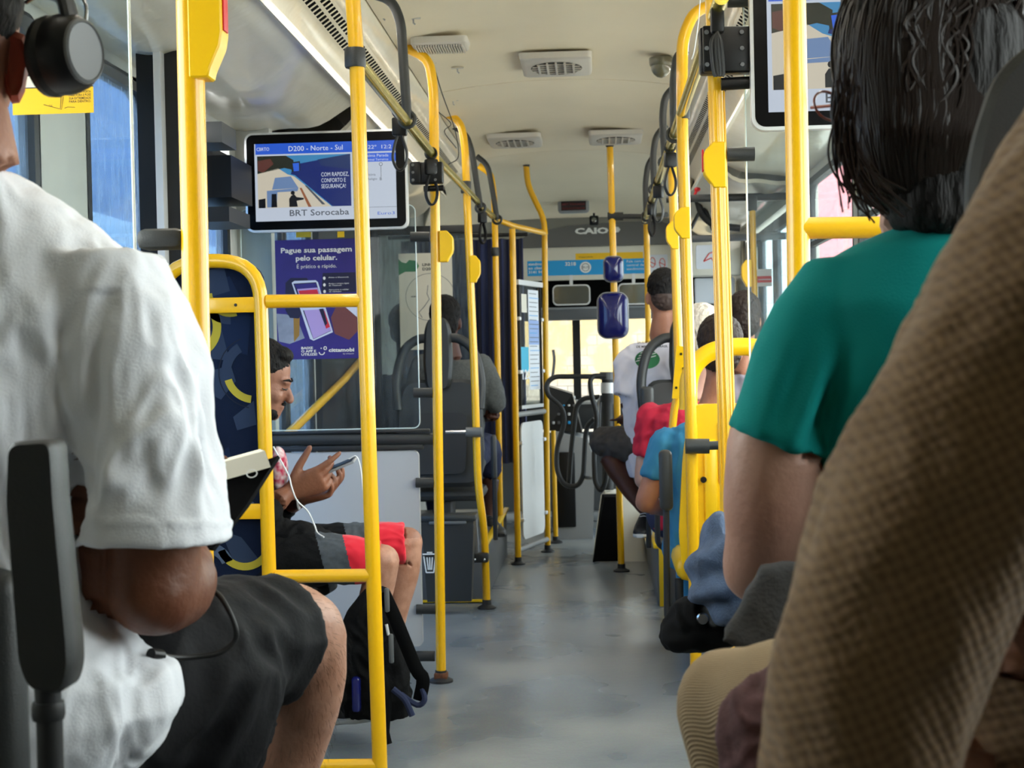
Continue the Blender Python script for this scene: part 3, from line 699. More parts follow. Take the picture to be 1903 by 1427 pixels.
# pattern panel
mat('fab_navy', (18, 28, 50), .9, spec=.15, bump=.15, bscale=300); mat('fab_navy2', (24, 37, 64), .9, spec=.15); mat('fab_slate', (46, 58, 80), .9, spec=.15); mat('fab_slate2', (72, 88, 112), .85); mat('fab_olive', (176, 160, 44), .85); mat('fab_line', (12, 20, 40), .9)
M = SM(390, 780, D+.05); mb = MB()
mb.loft([[(x*.97, y*.99, -20) for x, y in rrect(-112, -300, 108, 292, 36)], [(x, y, -14) for x, y in rrect(-112, -300, 108, 292, 36)], [(x, y, 14) for x, y in rrect(-112, -300, 108, 292, 36)], [(x*.97, y*.985, 22) for x, y in rrect(-112, -300, 108, 292, 36)]], 'fab_navy', M)
random.seed(5)
def ringseg(c, r0, r1, a0, a1, m, z):
    n = 12; a = [math.radians(a0 + (a1-a0)*i/n) for i in range(n+1)]
    pts = [(c[0]+r1*math.cos(q), c[1]+r1*math.sin(q)) for q in a] + [(c[0]+r0*math.cos(q), c[1]+r0*math.sin(q)) for q in reversed(a)]
    pts = [(max(-108, min(108, x)), max(-292, min(284, y))) for x, y in pts]
    mb.flat(pts, z, m, M)
def pp(*q): return [(x-390, 780-y) for x, y in q]
mb.flat(pp((395, 520), (440, 512), (478, 590), (470, 660), (400, 640)), 22.6, 'fab_navy2', M)
mb.flat(pp((392, 620), (420, 600), (436, 670), (392, 664)), 22.8, 'fab_slate', M)
mb.flat(pp((392, 690), (438, 678), (447, 708), (418, 742), (392, 728)), 22.8, 'fab_slate', M)
mb.flat(pp((400, 500), (430, 495), (440, 540), (396, 552)), 22.7, 'fab_slate', M)
mb.flat(pp((440, 775), (480, 745), (484, 790), (447, 800)), 22.8, 'fab_slate', M)
mb.flat(pp((300, 820), (380, 800), (400, 900), (340, 960), (296, 930)), 22.6, 'fab_navy2', M)
mb.flat(pp((410, 985), (450, 1000), (490, 1052), (440, 1060)), 22.8, 'fab_slate', M)
mb.flat(pp((395, 860), (430, 830), (440, 880), (400, 890)), 22.7, 'fab_navy2', M)
for c, r0, r1, a0, a1, m_ in (((50, 240), 34, 48, 185, 285, 'fab_olive'), ((50, 240), 48, 62, 200, 270, 'fab_slate'), ((92, 88), 44, 58, 195, 262, 'fab_olive'), ((92, 88), 44, 62, 120, 190, 'fab_slate'),
        ((-30, 175), 46, 62, -60, 40, 'fab_olive'), ((-30, 175), 30, 46, -120, -10, 'fab_slate'), ((100, -160), 44, 56, 110, 165, 'fab_slate2'), ((66, -228), 40, 54, 200, 330, 'fab_olive'), ((66, -190), 26, 40, 60, 150, 'fab_slate2'),
        ((-6, -280), 30, 52, 20, 110, 'fab_slate2'), ((-60, 20), 50, 66, -40, 60, 'fab_slate'), ((-60, -150), 36, 52, 0, 90, 'fab_olive'), ((0, -60), 30, 33, 0, 340, 'fab_line'), ((92, 88), 66, 68, 110, 260, 'fab_line')):
    ringseg(c, r0, r1, a0, a1, m_, 23.2)
mb.build('patterned_backrest', t)
MB().rbox(P(400, 1180, 3.95), (.56, .46, .08), .03, 'fab_navy').build('seat_cushion', t)
# ================================================================== NEAR LEFT GLASS SCREEN (behind headphones)
D0 = 2.26; t = T('glass_screen', 'clear glass screen with bright edge and yellow sticker on the far left', 'screen', P(120, 900, D0))
def pane(px0, py0, px1, py1, d, m='glass', th=.006, r=14, edge=True, edgem='glass_edge', parent=None, name='pane'):
    cx, cyy = (px0+px1)/2, (py0+py1)/2; M = SM(cx, cyy, d); s = FPX/d; w, h = abs(px1-px0)/2, abs(py1-py0)/2
    o = rrect(-w, -h, w, h, r); MB().prism(o, -th*s/2, th*s/2, m, M).build(name, parent)
    if edge: MB().tube([(x, y, 0) for x, y in o], th*s*.42, edgem, 6, closed=True, M=M).build('polished_edge', parent)
mat('glass_edge', (235, 245, 243), .15, emit=None)
pane(-420, -160, 262, 1000, D0, 'glass_partition', parent=t)
M = SM(100, 176, D0-.006); mb = MB(); mb.rect(-80, -36, 76, 14, 0, 'yellow_strip', M); mb.rect(-80, 14, 76, 36, 0, 'cream', M); mb.rect(-80, 13, 76, 15, .1, 'black_ink', M)
for i, s_ in enumerate(['CENTRO DA PORTA', 'PARA FORA E PUXE', 'SUA EXTREMIDADE', 'PARA DENTRO.']): mb.text(s_, 6.2, 'black_ink', M, 50, 2-i*6, .1, 'CENTER', bold=.02, w=42)
mb.tube([(-20, -18, .1), (14, -28, .1), (18, -5, .1), (14, -4, .1), (12, -26, .1)], .6, 'black_ink', 5, M=M); mb.tube([(20, -26, .1), (26, -24, .1), (40, -25, .1)], .5, 'black_ink', 5, M=M)
mb.text('DA', 5, 'black_ink', M, -10, -22, .1); mb.build('sticker', t)
MB().rbox(P(302, 445, 2.23), (.072, .045, .031), .012, 'grey_plastic').build('glass_clamp', t)
# ================================================================== TRANSVERSE PARTITION AT 5.62 m
D1 = 5.62; t = T('partition', 'grey panel and glass partition between the phone user and trash bin', 'partition', P(650, 1300, D1))
pane(448, 384, 778, 800, D1, 'glass_partition', r=12, parent=t, name='glass_pane')
M = SM(620, 1020, D1+.01); MB().prism(rrect(-170, -184, 165, 182, 10), -8, 8, 'grey_panel', M).build('lower_panel', t)
mb = MB().tube([P(442, 818, D1), P(806, 816, D1)], .023, 'grey_plastic', 16); mb.rbox(P(622, 803, D1), (.72, .03, .012), .004, 'grey_dark'); mb.rbox(P(615, 833, D1), (.70, .03, .02), .004, 'grey_dark'); mb.build('mid_bar', t)
mb = MB().tube([P(442, 1222, D1), P(808, 1219, D1)], .020, 'grey_plastic', 16); mb.rbox(P(746, 1206, D1), (.06, .03, .02), .004, 'grey_dark'); mb.build('lower_bar', t)
for (x, y) in ((783, 440), (789, 730), (793, 897), (794, 1132)):
    MB().tube([P(x-20, y, D1-.01), P(x+16, y, D1-.01)], .0185, 'grey_plastic', 14).build('clamp', t)
# purple advert on the glass
mat('ad_purple', (50, 36, 120), .5, var=.25, vscale=6); mat('ad_dark', (24, 18, 52), .5); mat('ad_text', (232, 224, 214), .5); mat('ad_skin', (110, 58, 56), .6); mat('ad_lilac', (176, 150, 204), .5); mat('ad_pale', (206, 208, 222), .5); mat('ad_red', (206, 36, 58), .5); mat('ad_mist', (150, 155, 170), .6, var=.4, vscale=12)
mat('ad_ochre', (150, 110, 40), .6)
M = SM(590, 556, D1-.012); mb = MB()
mb.prism([(-78, -112), (78, -112), (78, 112), (-78, 112)], -.4, .4, 'ad_purple', M)
def A(*q): return [(x/5.945+480-590, 556-(440+y/5.945)) for x, y in q]
mb.flat(A((190, 840), (300, 850), (420, 900), (500, 1120), (330, 1180), (210, 1150)), .7, 'ad_mist', M)
mb.flat(A((380, 880), (450, 890), (440, 1090), (380, 1160)), .8, 'ad_ochre', M)
mb.flat(A((300, 500), (360, 445), (540, 450), (560, 480), (500, 800), (440, 900), (340, 890), (290, 800)), .9, 'ad_dark', M)
mb.flat(A((860, 780), (1090, 800), (1100, 1050), (1000, 1150), (840, 1080), (800, 900)), .8, 'ad_skin', M)
mb.flat(A((960, 780), (1095, 780), (1095, 900), (1040, 850)), .9, 'ad_pale', M)
mb.flat(A((720, 400), (1090, 400), (1090, 620), (700, 620)), .75, 'ad_dark', M)
def slab(q, z, m_): mb.flat(A(*q), z, m_, M)
slab(((370, 500), (400, 480), (640, 478), (665, 500), (820, 1060), (600, 1150), (560, 1130)), 1.1, 'ad_pale'); slab(((388, 510), (645, 500), (800, 1045), (598, 1135)), 1.3, 'ad_dark')
slab(((400, 520), (640, 510), (655, 560), (425, 570)), 1.5, 'ad_purple'); slab(((428, 572), (660, 560), (800, 1040), (600, 1130)), 1.5, 'ad_lilac'); slab(((445, 590), (655, 580), (675, 650), (465, 650)), 1.7, 'ad_red'); slab(((440, 660), (690, 650), (745, 800), (490, 810)), 1.6, 'ad_pale')
slab(((690, 830), (730, 820), (790, 1000), (745, 1020)), 1.7, 'ad_red'); slab(((670, 800), (720, 795), (760, 960), (735, 990)), 1.8, 'ad_dark')
mb.text('Pague sua passagem', 13.4, 'ad_text', M, 0, 88, 1, 'CENTER', w=134, bold=.025); mb.text('pelo celular.', 13.4, 'ad_text', M, 0, 73, 1, 'CENTER', w=78, bold=.025)
mb.text('É prático e rápido.', 10, 'ad_text', M, 0, 58.5, 1, 'CENTER', w=75)
for i, (a, b_) in enumerate((('Ative o bluetooth', ''), ('Acesse a carteira digital', 'do Cittamobi'), ('Aproxime o celular', 'do validador'))):
    mb.text(a, 3.6, 'ad_text', M, 22, 39-i*11.5, 1.2, w=38); mb.text(b_, 3.4, 'ad_text', M, 22, 35.5-i*11.5, 1.2, w=24)
    mb.flat([(14+2.6*math.cos(q), 39-i*12.5+3.2*math.sin(q)) for q in [k*PI/4 for k in range(8)]], 1.2, 'ad_text', M)
for i, s_ in enumerate(('BAIXE', 'O APP E', 'UTILIZE!')): mb.text(s_, 6.2, 'ad_text', M, -33, -93-i*6, 1.2, w=(22, 28, 30)[i], bold=.03)
mb.text('cittamobi', 9.5, 'ad_text', M, 19, -99, 1.2, w=48, bold=.03); mb.text('by autopass', 3, 'ad_text', M, 46, -104, 1.2, w=20)
mb.tube([(6+5*math.cos(q), -99+5*math.sin(q), 1.2) for q in [PI+k*PI/10 for k in range(11)]], .9, 'ad_text', 6, M=M); mb.tube([(12.5+2.6*math.cos(q), -92+3*math.sin(q), 1.2) for q in [k*PI/5 for k in range(10)]], .9, 'ad_text', 6, closed=True, M=M); mb.flat([(5+1.2*math.cos(q), -92+1.2*math.sin(q)) for q in [k*PI/4 for k in range(8)]], 1.2, 'ad_text', M)
tag(mb.build('poster'), 'purple poster about paying the fare by phone on the glass partition', 'poster')
for (a, b_, m_, lab) in ((550, 578, 'fab_olive', 'faded olive sticker on the glass just above the purple poster'), (627, 640, 'yellow_strip', 'small yellow sticker on the glass just above the purple poster')):
    M = SM((a+b_)/2, 436, D1-.012); tag(MB().prism([(-(b_-a)/2, -5), ((b_-a)/2, -5), ((b_-a)/2, 6), (-(b_-a)/2, 6)], -.4, .4, m_, M).build('sticker'), lab, 'sticker')
# ================================================================== DRIVER'S CAB SIDE: posts, curtain, line map
mb = MB(); rings = []
for j in range(9):
    z = .55 + (1.96-.55)*j/8; ring = []
    for i in range(121):
        x = -1.22 + .77*i/120; yy = 9.46 + .030*math.sin(i*.62 + .4*math.sin(j*.5))*(1.0 + .3*math.sin(i*.13)); ring.append((x, yy, z))
    rings.append(ring + [(a, b_+.006, c) for a, b_, c in reversed(ring)])
mb.loft(rings, 'curtain'); tag(mb.build('curtain'), 'pleated dark blue curtain behind the driver seat', 'curtain')
mb = MB().tube([V((-1.3, 9.46, 1.985)), V((-.42, 9.46, 1.985))], .012, 'grey_dark', 10); tag(mb.build('curtain_rail'), 'dark rail holding the blue curtain', 'rail')
D2 = 8.75; t = T('cab_partition', 'dark tinted glass partition with a line map in front of the blue curtain', 'partition', P(760, 990, D2))
pane(676, 436, 880, 800, D2, 'glass_scratched', r=6, parent=t, edge=False, name='glass_pane')
mb = MB().rbox(P(780, 428, D2), (.72, .03, .05), .01, 'grey_dark').rbox(P(700, 640, D2), (.05, .04, 1.35), .008, 'grey_dark').rbox(P(668, 640, D2+.02), (.03, .04, 1.35), .008, 'grey_mid').build('dark_frame', t)
M = SM(792, 560, D2-.02); mb = MB().prism([(-50, -90), (50, -90), (50, 90), (-50, 90)], -.4, .4, 'cream', M)
mb.flat([(-50, 80), (-44, 74), (-36, 72), (-30, 78), (-16, 76), (-12, 66), (-18, 56), (-38, 56), (-50, 50)], .6, 'green_ink', M)
mb.text('LINHA', 7, 'black_ink', M, -6, 66, .6, w=24, bold=.03); mb.text('D200', 7, 'black_ink', M, -6, 58, .6, w=20, bold=.03); mb.text('NORTE', 4, 'black_ink', M, -28, 8, .6, w=12, bold=.03)
mb.tube([(8+46*math.cos(q), 8+44*math.sin(q), .6) for q in [k*PI/20 for k in range(40)]], .4, 'grey_ink', 5, closed=True, M=M)
mb.tube([(4, 30, .6), (2, 14, .6), (6, 4, .6), (-4, -10, .6), (-14, -20, .6), (-8, -30, .6)], .6, 'grey_ink', 5, M=M)
tag(mb.build('line_map'), 'cream D200 line map poster with green corner by the blue curtain', 'poster')
# dark wall behind left rear seats / door zone
mb = MB().box((XL+.0, 7.16, .3), (XL+.03, 9.0, 2.0), 'grey_dark'); st(mb.build('wall_left_panel'))
mb = MB().box((-1.27, 4.16, .0), (-1.12, 4.22, 2.13), 'black_rubber').box((-1.21, 4.12, 0), (-1.19, 4.16, 2.1), 'alu_light')
st(mb.build('trim_1'))
mb = MB().box((XL, 4.95, 1.76), (-1.20, 5.25, 1.90), 'black_plastic').box((XL, 4.95, 1.68), (-1.21, 5.25, 1.73), 'grey_dark').box((XL, 5.0, 1.95), (-1.24, 5.2, 2.02), 'grey_mid')
tag(mb.build('door_engine'), 'black door mechanism box under the ceiling cover left of the monitor', 'mechanism')
mb = MB().box((XL, 5.64, .0), (-1.22, 5.70, 2.1), 'wall_pale'); st(mb.build('trim_2'))
# ================================================================== FRONT PANEL WITH TIMETABLES
A0, A1 = P(952, 425, 8.8), P(963, 1048, 8.8); B0, B1 = P(1012, 432, 9.35), P(1018, 1027, 9.35); A1.z = 0; B1.z = 0
t = T('timetable_stand', 'two yellow posts with a timetable frame above a white panel by the cab', 'panel', (A1+B1)/2)
mb = MB(); mb.tube([A0, A1], .0185, 'yellow', 16); disc_foot(mb, A1, .042); mb.build('post', t)
mb = MB(); mb.tube([B0, B1], .0185, 'yellow', 16); disc_foot(mb, B1, .042); mb.build('post', t)
ax = (B1 - A1).normalized(); nn = V((ax.y, -ax.x, 0))
def Q(u, y, off=0): return None
def PL(px, py):
    """point of the panel plane (through both posts) seen at this pixel"""
    r = ray(px, py); o = A1; k = (o - EYE).dot(nn)/r.dot(nn); return EYE + r*k
PM = M4(PL(962, 900), ax, V((0, 0, 1)), nn)
def loc(px, py): q = PM.inverted() @ PL(px, py); return (q.x, q.y)
c0, c1, c2, c3 = loc(972, 1002), loc(1012, 990), loc(1012, 775), loc(970, 790)
x0, x1, y0, y1 = c0[0], c1[0], (c0[1]+c1[1])/2, (c2[1]+c3[1])/2
MB().prism(rrect(x0, y0, x1, y1, .05), -.004, .004, 'white', PM).build('white_board', t)
u0, u1 = loc(970, 760)[1], loc(970, 530)[1]
mb = MB(); w = .012
mb.box((x0, u0, -.012), (x1, u0+.02, .012), 'alu_light', PM).box((x0-.02, u1, -.014), (x1+.03, u1+.03, .014), 'alu_light', PM).box((x0, u0, -.01), (x0+.008, u1, .01), 'grey_dark', PM).box((x1-.008, u0, -.01), (x1, u1, .01), 'grey_dark', PM)
mb.build('frame', t); MB().box((x0, u0, -.003), (x1, u1, .003), 'glass', PM).build('clear_pane', t)
mat('paper_blue', (150, 175, 222), .6); mat('paper_white', (226, 230, 236), .6); mat('cyan_print', (60, 180, 214), .6); mat('ochre_print', (236, 184, 90), .6)
mb = MB(); W = x1-x0; Hh = u1-u0
mb.rect(x0+W*.42, u0+Hh*.15, x0+W*.9, u0+Hh*.97, .005, 'paper_white', PM); mb.rect(x0+W*.42, u0+Hh*.52, x0+W*.9, u0+Hh*.72, .0055, 'paper_blue', PM)
for k in range(22): y = u0+Hh*(.18+.036*k); mb.rect(x0+W*.46, y, x0+W*(.8+.06*(k % 3)), y+.004, .006, 'grey_ink' if k % 4 else 'blue_strip', PM)
mb.rect(x0+W*.12, u0+Hh*.78, x0+W*.36, u0+Hh*.93, .005, 'cream', PM)
mb.rect(x0+W*.06, u0+Hh*.30, x0+W*.40, u0+Hh*.50, .005, 'cyan_print', PM); mb.text('120', .08, 'paper_white', PM, x0+W*.05, u0+Hh*.24, .006, w=W*.36, bold=.03)
mb.build('timetables', t)
mb = MB()
for y in (u0-.03, y0-.05): mb.tube([PM @ V((-.02+x0*.0, y, 0)), PM @ V((x1+.06, y+.0, 0))], .016, 'grey_light', 12)
mb.build('tie_bars', t)
mb = MB()
for y in (y0+.12, y1-.12, u0+.22, u1-.2):
    for x in (x0-.01, x1+.01): mb.rbox((x, y, .004), (.035, .022, .03), .006, 'alu_light', PM)
mb.build('clips', t)
pole('slender yellow pole bending up to the ceiling above the front panel', [(977, 298), (981, 345), (1010, 405), (1013, 436)], 9.3, foot=False, bendr=.06)
MB().lathe([(.018, -.04), (.022, -.03), (.03, 0), (.03, .015)], 'grey_dark', Matrix.Translation(P(978, 298, 9.3)), 18).build('ceiling_flange', bpy.data.objects['grab_pole.%03d' % (len([o for o in bpy.data.objects if o.name.startswith('grab_pole')])-1)])
# ================================================================== FRONT: header, sign, mirrors, windshield
mat('header_grey', (98, 97, 94), .5)
M = SM(1115, 440, 10.9); mb = MB(); rings = []
prof2 = [(-160, -17), (-135, 8), (-60, 22), (40, 26), (110, 26), (133, 18), (142, -2), (144, -12)]
o = prof2 + [(144, -17), (-158, -17.5)]
mb.prism(o[::-1], -20, 6, 'header_grey', M)
hd = tag(mb.build('header_panel'), 'dark grey curved header panel bearing the maker name above the windshield', 'panel')
mb = MB(); mb.text('CAIO', 14.5, 'white_ink', M, -46, 6, 6.6, w=62, bold=.05); mb.flat([(24, 7), (34, 7), (38, 12), (34, 17), (24, 17), (27, 12)], 6.6, 'white_ink', M); mb.build('lettering', None)
lt = bpy.data.objects['lettering']; lt.parent = hd; lt.matrix_parent_inverse = Matrix.Translation(hd.location).inverted()
M = SM(1110, 488, 10.88); mb = MB(); mb.rbox((0, 0, -8), (330, 62, 12), 3, 'cream', M); fascia = tag(mb.build('fascia'), 'cream fascia strip below the header carrying blue and yellow bands', 'panel')
mb = MB(); mb.rect(-130, -22, 88, 6, -1.6, 'blue_strip', M); mb.rect(-40, 6, 85, 18, -1.6, 'yellow_strip', M)
mb.text('Capacidade', 3.4, 'black_ink', M, -34, 10, -1.3, w=26); mb.text('3218', 9, 'white_ink', M, -60, -4, -1.3, w=20, bold=.03)
for i, s_ in enumerate(('atendimento', 'ao cliente', '3141 9457')): mb.text(s_, 7, 'white_ink', M, -128, -2-i*7.5, -1.3, w=34, bold=.02)
for i, s_ in enumerate(('Fale com a', 'central de', 'atendimento')): mb.text(s_, 6, 'white_ink', M, 54, -1-i*7, -1.3, w=32)
mb.flat([(-22+10.5*math.cos(q), -8+10.5*math.sin(q)) for q in [k*PI/12 for k in range(24)]], -1.3, 'white_ink', M); mb.tube([(-22+7*math.cos(q), -8+7*math.sin(q), -1.1) for q in [k*PI/8 for k in range(16)]], .5, 'grey_ink', 5, closed=True, M=M); mb.text('BUS', 6, 'grey_ink', M, -22, -10, -1.1, 'CENTER', w=12)
mb.rect(94, -22, 130, 12, -1.6, 'paper_white', M)
for (cx, cz) in ((102, -2), (120, -4)): mb.tube([(cx+5*math.cos(q), cz+9*math.sin(q), -1.3) for q in [k*PI/8 for k in range(16)]], .7, 'red_ink', 5, closed=True, M=M); mb.tube([(cx-6, cz+2, -1.3), (cx+6, cz-4, -1.3)], .7, 'red_ink', 5, M=M)
mb.build('bands', None); lt = bpy.data.objects['bands']; lt.parent = fascia; lt.matrix_parent_inverse = Matrix.Translation(fascia.location).inverted()
M = SM(1066, 383, 10.5); t = T('led_sign', 'small red LED sign set in the front ceiling curve', 'sign', P(1066, 383, 10.5))
MB().rbox((0, 0, 0), (58, 26, 22), 6, 'grey_light', M).build('housing', t)
emat('led_red', (150, 16, 16), .12); mb = MB(); mb.rect(-23, -9, 23, 8, 11.3, 'black_ink', M); mb.text('BRT PARADA', 5.5, 'led_red', M, 0, .5, 11.5, 'CENTER', w=42); mb.text('SOLICITADA', 5.5, 'led_red', M, 0, -7, 11.5, 'CENTER', w=42); mb.build('display', t)
t = T('front_camera', 'small black camera hanging under the front header', 'camera', P(1104, 410, 10.4)); M = SM(1104, 410, 10.4)
MB().rbox((0, 0, 0), (17, 18, 16), 3, 'black_plastic', M).build('body', t); MB().lathe([(5, 8), (5, 10), (3, 10.5)], 'mirror_face', M, 16).build('lens', t)
MB().box((-2, 8, -2), (2, 14, 2), 'black_plastic', M).build('mount', t)
def rearmirror(px, py, w, h, label):
    t = T('interior_mirror', label, 'mirror', P(px, py, 10.87)); M = SM(px, py, 10.87)
    MB().loft([[(x, y, -10) for x, y in rrect(-w/2, -h/2, w/2, h/2, 9)], [(x, y, 0) for x, y in rrect(-w/2, -h/2, w/2, h/2, 9)]], 'alu_light', M).build('back', t)
    MB().prism(rrect(-w/2+2.5, -h/2+2.5, w/2-2.5, h/2-2.5, 7), 0, .8, 'mirror_face', M).build('glass', t)
    MB().box((-3, h/2-2, -8), (3, h/2+18, -4), 'alu_light', M).build('arm', t)
rearmirror(1062, 548, 70, 38, 'wide inside mirror above the windshield, left of the mirror pole'); rearmirror(1178, 546, 58, 40, 'wide inside mirror partly behind the seated man in white')
mb = MB().box((-1.0, 11.2, 1.55), (1.0, 11.5, 1.78), 'black_matte'); tag(mb.build('sun_visor'), 'black sun visor recess behind the two inside mirrors', 'visor')
M = SM(1110, 582, 11.0); mb = MB().rbox((0, 0, 0), (340, 24, 20), 4, 'grey_mid', M).rbox((0, 10, 4), (340, 4, 18), 1, 'grey_light', M); tag(mb.build('dash_beam'), 'grey cross beam framing the top of the windshield', 'beam')
ws = st(MB().box((-.19, 11.82, .6), (-.13, 11.88, 2.0), 'grey_dark').box((XL+.05, 11.82, 1.52), (XR-.05, 11.88, 1.6), 'grey_dark').build('window_20')); MB().box((XL+.07, 11.86, .62), (XR-.07, 11.87, 1.98), 'glass').build('pane', ws)
# wiper
tag(MB().tube(smoothpath([P(1027, 700, 11.95), P(1030, 670, 11.96), P(1028, 650, 11.97)]), .012, 'black_matte', 8).build('wiper'), 'black windshield wiper standing left of the centre post', 'wiper')
# cream equipment box with map sign, right of header
t = T('equipment_box', 'cream box with a red outlined state map sign at the front right', 'box', P(1325, 500, 10.7)); M = SM(1325, 480, 10.7)
MB().rbox((0, 0, -10), (105, 66, 40), 6, 'cream', M).build('case', t)
mb = MB(); mb.prism(rrect(-32, -20, 22, 24, 4), 10, 10.8, 'paper_white', M); mb.tube([(-18, -6, 11), (-8, 8, 11), (2, 12, 11), (4, 6, 11), (18, 8, 11), (14, -2, 11), (6, -8, 11), (0, -6, 11), (-4, 0, 11), (-18, -6, 11)], 1.2, 'red_ink', 6, M=M); mb.build('map_sign', t)
M = SM(1328, 540, 10.8); mb = MB(); mb.rbox((0, 0, 0), (74, 48, 14), 4, 'paper_white', M); mb.rbox((10, -34, 2), (40, 14, 8), 2, 'white', M); tag(mb.build('control_box'), 'white control box hanging under the map sign box', 'box')
tag(MB().tube([P(1238, 370, 8.0), P(1480, 364, 8.0)], .02, 'grey_plastic', 14).build('grab_bar'), 'upper dark grey horizontal bar across the front right door area', 'bar')
tag(MB().tube([P(1286, 444, 8.6), P(1472, 438, 8.6)], .02, 'grey_mid', 14).build('grab_bar'), 'lower grey horizontal bar across the front right door area', 'bar')
p = pole('thin yellow pole hanging from the grey bar at the front right door', [(1398, 372), (1400, 480), (1404, 600)], 7.95, foot=False, bendr=.02, r=.0165)
MB().rbox(P(1398, 378, 7.95), (.05, .04, .08), .01, 'grey_plastic').build('clamp', p); MB().lathe([(.055, -.16), (.045, 0), (.02, .08)], 'grey_mid', Matrix.Translation(P(1404, 592, 7.95)), 18).build('lower_sleeve', p)
stop_box(1390, 508, 7.9, -1, .14, p, red=False)
t = T('glass_screen', 'narrow clear glass screen hanging beside the thin front right pole', 'screen', P(1440, 900, 8.1)); pane(1404, 376, 1474, 905, 8.1, 'glass', r=6, parent=t, th=.006)
M = SM(1420, 516, 8.085); mb = MB().prism([(-13, -16), (14, -16), (14, 16), (-13, 16)], -.5, .5, 'paper_white', M); mb.rect(-13, -9, 14, 3, .6, 'red', M); mb.rect(-11, -4, 12, -2.6, .8, 'paper_white', M); tag(mb.build('sticker'), 'red and white sticker on the front right door glass', 'sticker')
# front wheelhouse curved arch and seat beyond
tag(MB().tube(smoothpath([P(1296, 372, 9.5), P(1306, 400, 9.5), P(1330, 418, 9.5), P(1375, 424, 9.5)]), .022, 'grey_dark', 12).tube(smoothpath([P(1284, 425, 9.5), P(1300, 395, 9.5), P(1312, 392, 9.5), P(1325, 428, 9.5)]), .012, 'grey_dark', 8).build('curved_bracket'), 'dark curved door arm above the front right door', 'arm')
t = tag(MB().ell(P(1296, 352, 8.6), (.018, .012, .014), 'red').tube([P(1294, 356, 8.6), P(1290, 364, 8.6)], .008, 'red', 10).build('emergency_knob'), 'small red emergency knob above the upper grey bar', 'knob')
# near right glass screen in front of the woman
t = T('glass_screen', 'clear glass screen with bright edge clamped to the ribbed right pole', 'screen', P(1640, 800, 3.5))
pane(1396, -80, 1900, 1100, 3.52, 'glass_partition', r=8, parent=t, th=.006)
for y in (287, 1): MB().tube([P(1352, y, 3.5), P(1402, y-1, 3.5)], .0165, 'grey_plastic', 14).build('glass_clamp', t)
# ================================================================== RAISED FLOORS AND WHEEL BOXES
st(MB().box((XL, YR, 0), (-.50, 2.75, .34), 'wall_grey').box((.22, YR, 0), (XR, 2.75, .34), 'wall_grey').build('floor_step'))
def wheelbox(label, xa, xb, y0, y1, sx):
    t = T('wheel_box', label, 'platform', ((xa+xb)/2, (y0+y1)/2, 0))
    MB().rbox(((xa+xb)/2, (y0+y1)/2, .145), (abs(xb-xa), y1-y0, .29), .01, 'grey_mid').build('body', t)
    x = xb if sx < 0 else xa
    MB().rbox((x, (y0+y1)/2, .288), (.03, y1-y0+.01, .02), .004, 'yellow_box').build('edge_strip', t)
    if sx > 0: MB().rbox((x+.035, y0-.004, .14), (.05, .012, .28), .003, 'yellow_box').build('corner_strip', t)
    else: MB().rbox(((xa+xb)/2, y0-.004, .012), (abs(xb-xa), .012, .012), .002, 'yellow_box').build('floor_strip', t)
    return t
wheelbox('grey platform with a yellow edge under the left dark seat', XL+.02, -.575, 7.42, 9.2, -1)
wheelbox('grey platform with a yellow corner under the right dark seats', .265, XR-.02, 7.25, 9.0, 1)
# ================================================================== SEATS
def shell_seat(label, cx, cy_, zs, d, W=.46, m='grey_plastic', pan=True, headrest=True, holes=True, sc_=1.0, zb=0.0, legs=True):
    """high-backed bus seat seen from behind; (cx px, zs seat height in m) at depth d"""
    c = P(cx, cy_, d); X0 = c.x; t = T('passenger_seat', label, 'seat', (X0, d, zb)); Z = zs
    M = M4(V((X0, d, Z)), V((1, 0, 0)), V((0, .10, .995)).normalized(), V((0, -.995, .10)).normalized())
    h = .50*sc_; w = W/2
    o = [(-w*.92, -.04), (-w, .10), (-w*.98, h*.72), (-w*.80, h), (w*.80, h), (w*.98, h*.72), (w, .10), (w*.92, -.04)]
    bm = bmesh.new(); rings = []
    for k, (q, z) in enumerate([(.94, -.035), (1, -.02), (1, .01), (.93, .03)]): rings.append([(x*q, (y-h/2)*q+h/2, z + .10*(x/w)**2*-.35) for x, y in (lambda L: L)(roundpoly(o, .05))])
    MB().loft(rings, m, M).build('backrest', t)
    MB().prism(roundpoly([(-w*.6, h*.05), (w*.6, h*.05), (w*.66, h*.66), (-w*.66, h*.66)], .04), .028, .036, 'grey_dark' if m == 'grey_plastic' else m, M).build('back_cover', t)
    if holes:
        for s in (-1, 1):
            pts = smoothpath([(s*w*.93, h*.70, 0), (s*w*.96, h*1.0, 0), (s*w*.80, h*1.28, 0), (s*w*.50, h*1.40, 0), (s*w*.22, h*1.42, 0)], 6)
            MB().tube([M @ V(p) for p in pts], .024, m, 12, flat=1.0).build('side_loop', t)
    if headrest:
        MB().loft([[(x*q, y, z) for x, y in roundpoly([(-.06, h*.9), (-.075, h*1.15), (-.068, h*1.5), (-.045, h*1.62), (.045, h*1.62), (.068, h*1.5), (.075, h*1.15), (.06, h*.9)], .03)] for q, z in ((.85, -.05), (1, -.03), (1, .02), (.8, .045))], m, M).build('headrest', t)
    if pan: MB().rbox((X0, d+.25, Z-.09), (W*.95, .40, .06), .03, m).build('seat_pan', t)
    if legs: MB().rbox((X0, d+.2, (Z+zb)/2-.06), (.10, .22, Z-zb-.10), .02, 'grey_dark').build('pedestal', t)
    return t
